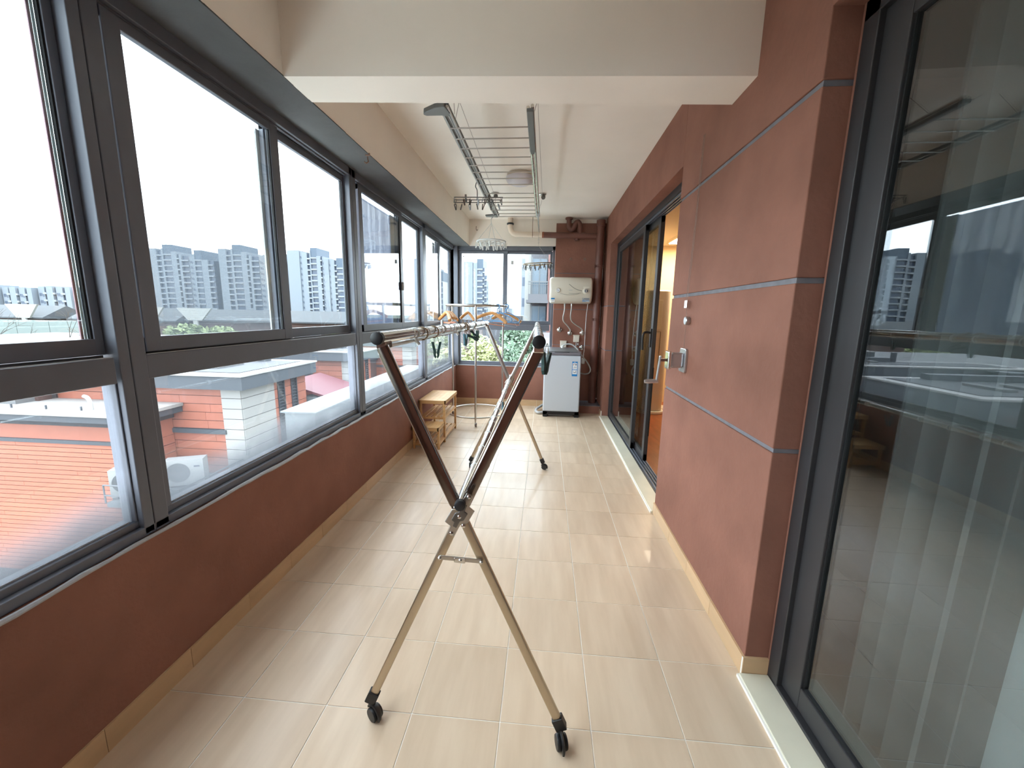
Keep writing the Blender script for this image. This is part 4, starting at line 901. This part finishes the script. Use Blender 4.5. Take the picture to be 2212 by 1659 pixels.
# ================================================================ outside
E_ = dict(
    orange=mat('orange_cladding', lin(132,76,58), .6, var=.08, vscale=2, rnd=.05), orange2=mat('salmon_board', lin(146,84,62), .6, var=.06, vscale=2, rnd=.05),
    white=mat('white_panel', lin(132,131,128), .6, rnd=.02), joint=mat('cladding_joint', lin(57,45,44), .8), fascia=mat('slate_fascia', lin(49,55,61), .6), roof=mat('pale_roof', lin(85,87,88), .8, var=.15, vscale=.6),
    dark=mat('dark_roof', lin(40,44,49), .7, var=.1, vscale=1), louv=mat('louvre_grey', lin(44,49,56), .5), red=mat('red_tile_roof', lin(82,32,40), .6), pale=mat('pale_concrete', lin(89,95,98), .7),
    tower=mat('tower_white', lin(98,104,112), .7), towerglass=mat('tower_glass', lin(42,54,72), .35), towercap=mat('tower_cap', lin(56,68,82), .6), slab=mat('tower_slab', lin(112,116,122), .7),
    brick=mat('brown_brick', lin(63,44,39), .8), lawn=mat('lawn', lin(60,66,49), .9, var=.2, vscale=.15), hoard=mat('pale_wall', lin(91,99,97), .7, var=.04, vscale=.3), trunk=mat('bark', lin(52,45,40), .9),
    leafy=mat('yellow_green_leaf', lin(160,162,118), .7, var=.25, vscale=3), leafg=mat('green_leaf', lin(104,124,104), .7, var=.25, vscale=3), leafd=mat('hedge_leaf', lin(112,122,80), .7, var=.3, vscale=2), acw=mat('ac_white', lin(118,120,120), .5), acg=mat('ac_grille', lin(60,64,68), .6),
    rail=mat('grey_rail', lin(72,75,79), .5), glz=mat('balcony_glass', lin(57,72,85), .15), lav=mat('grey_balcony', lin(72,72,77), .7), skin=mat('pink_wall', lin(99,67,63), .7), pool=mat('pale_blue_pane', lin(81,96,99), .2),
    haze=mat('far_facade', lin(85,86,88), .8, var=.12, vscale=.12, stretch=(1,1,.3)),
)
GZ = -9.0
tag(MB().bx(-900, 700, -60, 1200, GZ-1, GZ).build('ground', E_['lawn']), 'flat green-grey ground far below the balcony', 'ground')['kind'] = 'structure'
def boards(root, face, fixed, a0, a1, z0, z1, h, length, m, depth=.03, split=True, nm='board'):
    """cladding boards as separate pieces: face 'x' faces +X, face 'y' faces -Y"""
    cache = {}
    z = z1; row = 0
    while z-h > z0-.001:
        a = a0; off = R.uniform(.3, 1)*length if split else length
        while a < a1-.02:
            b = min(a+off, a1); off = length; L = round(b-a, 3)
            if L not in cache:
                cache[L] = (MB().bx(-depth, 0, -L/2+.003, L/2-.003, -h/2+.008, h/2-.008) if face == 'x' else MB().bx(-L/2+.003, L/2-.003, 0, depth, -h/2+.008, h/2-.008)).mesh(nm, m)
            loc = (fixed, (a+b)/2, z-h/2) if face == 'x' else ((a+b)/2, fixed, z-h/2)
            inst(cache[L], nm, root, loc); a = b
        z -= h; row += 1
HX = -8.0
def house(yc, ye, xw, louvers, label, white_w=1.3, zb=-4.4):
    h = empty('row_house', (HX-2, (yc+ye)/2, GZ), label, 'house')
    MB().bx(-16, HX-.03, yc+.03, ye, GZ, -.6).build('core', E_['joint'], h)
    boards(h, 'y', yc, xw, HX-.56, -1.74, -.58, .23, 2.3, E_['orange'])
    boards(h, 'y', yc, xw, HX-.56, zb, -1.86, .23, 2.3, E_['orange'])
    MB().bx(xw, HX-.5, yc-.06, yc+.03, -1.86, -1.74).build('band', E_['fascia'], h)
    boards(h, 'y', yc-.02, HX-.56, HX, zb, -.58, .285, .56, E_['white'], split=False, nm='white_panel')
    boards(h, 'x', HX+.02, yc, yc+white_w, zb, -.58, .285, white_w, E_['white'], split=False, nm='white_panel')
    segs = [yc+white_w]
    for l0, l1 in louvers: segs += [l0, l1]
    segs.append(ye)
    for k in range(0, len(segs), 2): boards(h, 'x', HX, segs[k], segs[k+1], zb, -.58, .285, 2, E_['orange'], split=False)
    for l0, l1 in louvers:
        lo = MB().bx(HX-.05, HX-.028, l0, l1, -2.75, -.58).bx(HX-.04, HX+.03, l0, l0+.03, -2.75, -.58).bx(HX-.04, HX+.03, l1-.03, l1, -2.75, -.58).build('louvre', E_['louv'], h)
        me = MB().bar((-.02, 0, -.02), (.02, 0, .02), l1-l0-.06, .012, up=(-1,0,1)).mesh('blade', E_['louv'])
        for k in range(22): inst(me, 'blade', lo, (HX, (l0+l1)/2, -.66-k*.095))
    MB().bx(HX-.03, HX+.06, yc+white_w, ye, -2.88, -2.75).build('band', E_['fascia'], h)
    # roof: fascia slab, white edge trim, inner well
    MB().bx(-16, HX+.32, yc-.34, ye+.15, -.57, -.22).build('fascia', E_['fascia'], h)
    r = MB().bx(-16, HX+.36, yc-.38, ye+.18, -.22, -.175).build('roof_edge', E_['white'], h)
    MB().bx(-15.6, HX+.0, yc+.0, ye-.2, -.175, -.16).build('roof_well', E_['dark'], r)
    for k in range(3): MB().bx(-11.2+k*.9, -10.9+k*.9, yc+.6, yc+1.6, -.16, -.10).build('roof_rib', E_['roof'], r)
    MB().cyl((-12.2, yc+1.2, -.16), (-12.2, yc+1.2, .22), .10, 10).build('vent_pipe', E_['fascia'], r)
    MB().bx(-12, -9, ye-.5, ye-.2, -.16, .0).build('upstand', E_['fascia'], r)
    return h
h1 = house(9.84, 12.74, -13.4, ((11.30, 11.62), (11.95, 12.25)), 'orange-clad row house with white corner panels and two tall louvres')
h2 = house(16.3, 17.88, -13.4, ((17.3, 17.6),), 'orange-clad row house behind the red lean-to roof', .7)
h3 = house(23.7, 26.5, -13.4, ((25.6, 25.9),), 'orange-clad row house farthest along the terrace', .9)
# low annexes
def annex(y0, y1, x1, zt, label, zb=-5.6, full=True):
    a = empty('house_annex', (x1-1, (y0+y1)/2, GZ), label, 'house')
    MB().bx(-19, x1-.03, y0+.03, y1, GZ, zt-.2).build('core', E_['joint'], a)
    if full:
        MB().bx(-19, x1, y0, y0+.03, zt-.80, zt-.42).build('upper_band', E_['orange'], a)
        MB().bx(-19, x1+.03, y0-.06, y0+.03, zt-.89, zt-.80).build('pipe_band', E_['fascia'], a)
        boards(a, 'y', y0, -18.5, x1, zb, zt-.89, .122, 2.9, E_['orange2'])
        boards(a, 'x', x1, y0, y1, zb, zt-.89, .244, 2, E_['orange'], split=False)
        MB().bx(x1-.03, x1, y0, y1, zt-.89, zt-.42).build('upper_band', E_['orange'], a)
    MB().bx(-19, x1+.06, y0-.06, y1, zt-.42, zt-.24).build('soffit_strip', E_['dark'], a)  # dark soffit strip between the gutter and the wall band
    MB().bx(-19, x1+.34, y0-.34, y1, zt-.24, zt-.08).build('gutter', E_['fascia'], a)
    r = MB().bx(-19, x1+.38, y0-.38, y1, zt-.08, zt).build('roof', E_['white'], a)
    for k in range(7): MB().bx(-16+k*.95, -15.97+k*.95, y0-.1, y0-.07, zt, zt+.10).build('roof_clip', E_['fascia'], r)
    return a
a1 = annex(8.75, 9.82, -10.05, -1.02, 'low salmon-clad annex with a pale flat roof and gutter')
a2 = annex(13.6, 16.28, -10.2, -1.0, 'low annex roof between the two nearer row houses', full=False)
a3 = annex(20.2, 23.68, -10.2, -1.0, 'low annex roof before the farthest row house', full=False)
rp_ = MB().tube(smooth_path([(-11.4, 8.9, -.72), (-11.2, 8.8, -.72), (-11.08, 8.75, -.80), (-11.06, 8.75, -1.02)], 6), .045, 10)
tag(rp_.build('roof_drain_pipe', E_['white'], smooth=True), 'white bent drain pipe on the salmon annex roof', 'pipe')
tag(MB().bx(-19, -13.4, 9.4, 9.7, -1.02, -.62).build('roof_upstand', E_['brick']), 'dark red parapet behind the annex roof', 'parapet')
tag(MB().bx(-40, -13.5, 9.0, 30, -2.5, -.66).build('main_roof', E_['roof']), 'wide pale weathered flat roof behind the row houses', 'roof')
for x, y, w, lab in ((-15.5, 13.0, .5, 'grey roof vent box near the white drain pipe'), (-14.6, 15.6, .5, 'grey roof vent box behind the louvred house'), (-16.2, 17.4, .45, 'grey roof vent box behind the red lean-to'), (-20.5, 14, .7, 'wide low grey roof vent on the pale roof')):
    v = empty('roof_vent', (x, y, -.66), lab, 'vent'); MB().bx(x-w/2, x+w/2, y-w/2, y+w/2, -.66, -.30).build('box', E_['fascia'], v); MB().bx(x-w*.7, x+w*.7, y-w*.7, y+w*.7, -.30, -.24).build('cap', E_['fascia'], v)
# lean-to between the houses
ln = empty('lean_to', (-9.0, 14.2, GZ), 'small lean-to with a red roof and pale blue window', 'house')
MB().prism([(HX-.9, -.95), (HX+.55, -1.38), (HX+.55, -1.46), (HX-.9, -1.05)], lambda a, b, d: (a, d, b), 12.9, 15.2).build('roof', E_['red'], ln)
MB().bx(HX-.2, HX+.45, 12.9, 15.0, GZ, -1.44).build('wall', E_['pale'], ln); MB().bx(HX+.40, HX+.56, 12.85, 15.25, -1.52, -1.40).build('gutter', E_['fascia'], ln)
pw = MB().bx(HX+.45, HX+.47, 13.25, 14.5, -3.2, -1.75).build('window', E_['fascia'], ln); MB().bx(HX+.47, HX+.48, 13.32, 14.43, -3.15, -1.80).build('pane', E_['pool'], pw)
MB().bx(HX+.2, HX+1.0, 15.2, 15.9, -2.6, -2.5).build('canopy', E_['white'], ln)
# pale parapet in front, deck below
tag(MB().bx(-4.5, -3.95, 6.5, 13, -1.05, -.275).bx(-4.55, -3.9, 6.45, 13, -.275, -.25).build('garden_parapet', E_['pale']), 'long pale parapet capping the terrace wall below the windows', 'parapet')
tag(MB().bx(-4.95, -1.75, -9, 12, -1.5, -1.05).build('lower_deck', mat('pale_deck', lin(232,232,228), .8, var=.04, vscale=1)), 'pale flat deck just below the windows', 'deck')
# air conditioner condensers
def condenser(x, y, z, rz, label):
    c = empty('condenser_unit', (x, y, z), label, 'air conditioner'); c.rotation_euler = (0, 0, rz)
    def add(mb, n_, m_, par): ob = bpy.data.objects.new(n_, mb.mesh(n_, m_)); COL.objects.link(ob); ob.parent = par; return ob
    bd = add(MB().bx(-.42, .42, -.16, .16, 0, .66), 'casing', E_['acw'], c)
    g = MB()
    for k in range(9): g.bx(-.424, -.419, -.13, .13, .06+k*.065, .10+k*.065)
    add(g, 'side_grille', E_['acg'], c)
    f_ = add(MB().lathe((-.12, -.165, .34), [(.25, 0), (.25, .006)], 28, Matrix.Rotation(pi/2, 3, 'X')), 'fan_guard', E_['acg'], c)
    add(MB().bx(.22, .34, -.163, -.160, .46, .50), 'badge', E_['towerglass'], c)
    add(MB().bx(-.40, -.30, -.16, .16, -.06, 0).bx(.30, .40, -.16, .16, -.06, 0), 'foot', E_['acg'], c)
condenser(-9.02, 9.02, -2.93, .42, 'white condenser unit with a grid side behind the thin rail')
condenser(-9.70, 8.34, -2.93, .42, 'white condenser unit beside the window post, half hidden')
tag(MB().bx(-10.0, -8.2, 7.9, 9.8, -3.1, -2.99).build('condenser_shelf', E_['pale']), 'pale shelf carrying the two condenser units', 'shelf')
rl_ = empty('safety_rail', (-9.2, 8.1, -2.99), 'thin grey rail in front of the condenser units', 'railing')
for z in (-2.55, -2.8): MB().cyl((-10.0, 7.88, z), (-8.1, 7.88, z), .018, 8).cyl((-8.1, 7.88, z), (-8.1, 9.8, z), .018, 8).build('rail', E_['rail'], rl_)
for x in (-10.0, -9.2, -8.1): MB().cyl((x, 7.88, -2.99), (x, 7.88, -2.55), .018, 8).build('post', E_['rail'], rl_)

# ---------------------------------------------------------------- leaves
def leaf_cloud(mb, c, rx, ry, rz, n, size, flat=.5):
    c = Vector(c)
    for _ in range(n):
        while True:
            v = Vector((R.uniform(-1,1), R.uniform(-1,1), R.uniform(-1,1)))
            if .25 < v.length < 1: break
        p = c+Vector((v.x*rx, v.y*ry, v.z*rz)); a = Vector((R.gauss(0,1), R.gauss(0,1), R.gauss(0,flat))).normalized()*size*R.uniform(.6,1.3); b = a.cross(Vector((R.gauss(0,1), R.gauss(0,1), R.gauss(0,1)))).normalized()*size*.45
        mb.quad(p-a, p+b, p+a, p-b)
def tree(name, x, y, zt, r, m, label, group=None, n=900, size=.12, squash=1.0):
    t = empty(name, (x, y, GZ), label, 'tree', group)
    zc_ = zt-r*squash
    tk = MB().tube([(x, y, GZ), (x+.1, y, (GZ+zc_)/2), (x, y, zc_)], [.16, .12, .06], 8)
    for k in range(6):
        a = R.uniform(0, 6.28); tk.tube([(x, y, zc_-r*.6), (x+math.cos(a)*r*.6, y+math.sin(a)*r*.6, zc_+R.uniform(-.2,.6)*r)], [.05, .02], 5)
    tk.build('trunk', E_['trunk'], t)
    mb = MB(); leaf_cloud(mb, (x, y, zc_), r, r, r*squash, n, size)
    for k in range(5):
        a = R.uniform(0, 6.28); q = R.uniform(.4, .8)*r; leaf_cloud(mb, (x+math.cos(a)*q, y+math.sin(a)*q, zc_+R.uniform(-.5,.5)*r*squash), r*.5, r*.5, r*.5*squash, n//4, size)
    mb.build('crown', m, t)
tree('bamboo_thicket', -3.45, 15.4, .42, .80, E_['leafy'], 'yellow-green thicket outside the far low pane, next to the corner post', n=2600, size=.11, squash=2.2)
tree('bamboo_thicket', -2.75, 17.8, .55, .85, E_['leafy'], 'yellow-green thicket outside the far low pane, set farther back', n=2600, size=.11, squash=2.2)
tree('bamboo_thicket', -1.85, 15.6, .30, .60, E_['leafy'], 'yellow-green thicket outside the far low pane, beside the round green tree', n=2400, size=.10, squash=2.6)
tree('evergreen_tree', -.95, 13.2, .66, .58, E_['leafg'], 'round green tree outside the far low pane beside a white house', n=2200, size=.07, squash=2.2)
tree('green_tree', -1.3, 21.5, .95, .95, E_['leafg'], 'taller green tree behind the round green tree', n=1500, size=.12, squash=1.2)
for k in range(9):
    x = -64+k*7.2+R.uniform(-1,1); tree('garden_tree', x, 52+R.uniform(-3,3), -1.1+R.uniform(-.5,.5), 2.5, E_['leafd'], 'low garden tree on the lawn before the dark-roofed villas', 'garden trees on the lawn', n=420, size=.40, squash=.55)
def bare_tree(x, y, label):
    t = empty('bare_tree', (x, y, GZ), label, 'tree'); mb = MB()
    def br(p, d, l, r, k):
        q = p+d*l; mb.tube([p, p.lerp(q, .5)+Vector((R.uniform(-.1,.1), R.uniform(-.1,.1), 0))*l, q], [r, r*.8, r*.6], 5)
        if k:
            for _ in range(3): br(q, (d+Vector((R.gauss(0,.5), R.gauss(0,.5), R.gauss(0.05,.3)))).normalized(), l*.68, r*.55, k-1)
    br(Vector((x, y, GZ)), Vector((0,0,1)), 4.0, .11, 4); mb.build('branches', E_['trunk'], t)
bare_tree(-42.5, 27.5, 'leafless tree in front of the pale site wall'); bare_tree(-33.2, 25.0, 'leafless tree with curved branches nearer the window post')
# ---------------------------------------------------------------- middle distance
hw = empty('site_wall', (-54, 40, GZ), 'long pale wall beyond the salmon annex', 'wall')
for k in range(8): MB().bx(-74+k*4+.03, -70+k*4-.03, 40, 40.3, GZ, -.12).build('panel', E_['hoard'], hw)
def villa(x0, x1, y, zr, ze, label, fins=()):
    v = empty('villa', ((x0+x1)/2, y, GZ), label, 'house')
    MB().bx(x0+1, x1-1, y+1, y+9, GZ, ze).build('wall', E_['brick'], v)
    MB().prism([(y, ze), (y+5, zr), (y+10, ze), (y+10, ze-.3), (y, ze-.3)], lambda a, b, d: (d, a, b), x0, x1).build('roof', E_['dark'], v)
    for fx in fins: MB().prism([(fx-4, zr+.2), (fx+4, zr+.2), (fx+1.6, ze-.1), (fx-1.6, ze-.1)], lambda a, b, d: (a, d, b), y-.6, y-.2).bx(fx-.5, fx+.5, y-.5, y-.2, GZ, ze).build('gable_fin', E_['white'], v)
villa(-150, -112, 82, 1.5, -1.2, 'dark-roofed brick villa beyond the pale wall', (-150+4, -116)); villa(-106, -80, 82, 1.4, -1.3, 'dark-roofed villa with white gable fins below the screened towers', (-96, -86)); villa(-78, -42, 82, 1.3, -1.0, 'long dark-roofed villa below the white towers', (-75,))
villa(-40, -14, 90, 1.2, -1.2, 'dark-roofed villa far along the terrace', ())
# ---------------------------------------------------------------- towers
def tower(xl, y, w, zt, label, bays, fl=3.05, depth=14):
    """bays: (width share, height offset, kind) from left to right"""
    t = empty('tower_block', (xl+w/2, y, GZ), label, 'building'); x = xl
    tot = sum(b[0] for b in bays)
    slabs, wins_ = MB(), MB()
    for share, dz, kind in bays:
        bw = w*share/tot; top = zt+dz; rec = {'w': 0, 'g': 1.0, 'b': .5, 'c': .6}[kind]
        m = {'w': 'tower', 'g': 'towerglass', 'b': 'tower', 'c': 'towerglass'}[kind]
        MB().bx(x, x+bw, y+rec, y+depth, GZ, top).build('bay', E_[m], t)
        z = top-(5 if kind == 'c' else 2)
        if kind == 'c': MB().bx(x-.3, x+bw+.2, y+rec-.3, y+depth, top-5, top).build('cap', E_['towercap'], t)
        while z > GZ+4:
            if kind in 'gc': slabs.bx(x, x+bw, y-.1, y+rec+.05, z-.85, z-.1)
            if kind == 'b':
                wins_.bx(x+bw*.15, x+bw*.55, y+rec-.06, y+rec+.02, z-1.9, z-.7); wins_.bx(x+bw*.62, x+bw*.86, y+rec-.06, y+rec+.02, z-2.2, z-1.0)
            z -= fl
        x += bw
    if slabs.v: stuff(slabs.build('floor_slabs', E_['slab'], t))
    if wins_.v: stuff(wins_.build('windows', E_['towerglass'], t))
    return t
SCR = [(1.6,0,'w'), (1,-1.2,'g'), (.4,0,'w'), (1.7,2.2,'c'), (1.1,-1.6,'w'), (.5,-3,'g'), (.5,-3.2,'w'), (1.5,-4,'g'), (.9,-4,'b'), (.4,-3,'w'), (1.4,-.8,'c'), (1.3,-6,'w'), (1,-6.4,'g')]
tower(-226, 220, 38, 34.5, 'wide tower block seen through the insect screen, beside the window post', SCR)
tower(-184, 220, 38, 34.5, 'wide tower block seen through the insect screen, beside the sash stile', SCR)
tower(-143.5, 220, 31.5, 34.0, 'white tower block with blue glass bays in the clear sash', [(2.6,0,'w'), (.5,-.4,'b'), (1.1,-1,'w'), (.6,-2,'g'), (.2,0,'w'), (1.2,1.4,'c'), (.8,-3,'w'), (.3,-3,'g'), (.4,-3.5,'b'), (1.0,-4.5,'w'), (.4,-4.5,'b'), (.8,-5,'w'), (.5,-5.5,'g'), (1.2,-4,'c')])
tower(-79.5, 220, 12.5, 30, 'narrow white tower block behind the clear sash of the dusty unit', [(1.6,0,'w'), (.5,-.5,'b'), (1.1,0,'w'), (.8,.6,'c')])
tower(-66, 220, 10, 26.5, 'stepped grey tower block in the window next to the corner', [(1,2,'c'), (.9,-.5,'g'), (.8,-1,'b'), (.9,-3,'c')])
tower(-44.2, 220, 13.2, 28.6, 'pale tower block with a stepped top in the far window', [(2.6,0,'w'), (.25,-1,'b'), (1.1,-.5,'w'), (1.6,1.6,'c'), (.5,-3,'g'), (.7,-7,'g'), (.4,-10,'b')])
tower(-30, 260, 9, 8, 'small gabled block far off between tower and mullion', [(1,-2,'b'), (1,0,'w'), (1,-3,'b')])
for k, (xl, wd, zt) in enumerate(((-240, 16, 9.5), (-223, 14, 8.6), (-208, 15, 9.2), (-192, 14, 8.8))):
    tower(xl, 150+k*1.0, wd, zt, ('grey slab apartment block at the far left of the skyline', 'grey slab apartment block, second in the skyline row', 'grey slab apartment block, third in the skyline row', 'grey slab apartment block nearest the window post in the skyline row')[k], [(1,0,'b'), (.5,-.3,'g'), (1,.2,'w'), (.3,-.4,'g'), (1,0,'b'), (.6,-.5,'g'), (.8,0,'w')], 2.9, 8)
tower(-3.6, 60, 2.6, 10.5, 'thin white tower edge beside the balconied apartment block', [(1,-1,'b'), (1,0,'w')], 3.0, 6); tower(-13, 260, 9, 6.5, 'faint far block low beside the balconied apartments', [(1,0,'b'), (1,-2,'b'), (1,-1,'w')])
# balconied apartment block seen in the far right sash
ap = empty('balcony_apartments', (0, 25, GZ), 'apartment block with glazed balconies and pink edge outside the far window', 'building')
MB().bx(-.95, .55, 26.2, 33, GZ, 9.5).build('core', E_['lav'], ap); MB().bx(.12, .70, 25.0, 33, GZ, 6.5).build('side_wall', E_['skin'], ap); MB().bx(-1.35, -.95, 26.6, 33, GZ, 7.5).build('end_wall', E_['white'], ap)
for zf in (-3.35, -.5, 2.35):
    sl_ = MB().bx(-1.16, .18, 24.8, 26.3, zf-.18, zf).build('balcony_slab', E_['lav'], ap)
    MB().bx(-1.05, .12, 24.9, 24.96, zf, zf+.36).build('balcony_skirt', E_['lav'], ap)
    rl = MB()
    for k in range(11): x = -1.02+k*.112; rl.bx(x-.012, x+.012, 24.9, 24.93, zf+.36, zf+1.05)
    rl.bx(-1.06, .14, 24.88, 24.95, zf+1.05, zf+1.12); rl.bx(-1.06, .14, 24.88, 24.95, zf+.92, zf+.95); rl.build('balustrade', E_['rail'], ap)
    gp = MB().bx(-.86, .05, 25.6, 25.66, zf+.05, zf+2.5).build('glazing', E_['glz'], ap)
    MB().bx(-.42, -.38, 25.55, 25.6, zf, zf+2.55).bx(-.90, -.84, 25.5, 25.7, zf, zf+2.6).build('mullion', E_['rail'], gp)
wv = empty('white_villa', (.4, 14, GZ), 'white grooved house with a dark window outside the far low pane', 'house')
MB().bx(-.32, 2.6, 14.03, 20, GZ, .62).build('core', E_['joint'], wv); boards(wv, 'y', 14.0, -.34, 2.6, -3.2, .70, .30, 3.0, E_['white'], split=False, nm='white_panel')
pw = MB().bx(.02, .30, 13.97, 14.02, -1.1, .42).build('window', E_['fascia'], wv); MB().bx(.05, .27, 13.955, 13.972, -1.06, .38).build('pane', E_['towerglass'], pw)
gv = MB().bx(-4.6, -1.75, 30, 38, GZ, 1.35); tag(gv.build('grey_villa', E_['lav']), 'low grey-blue house wall behind the thicket', 'house')
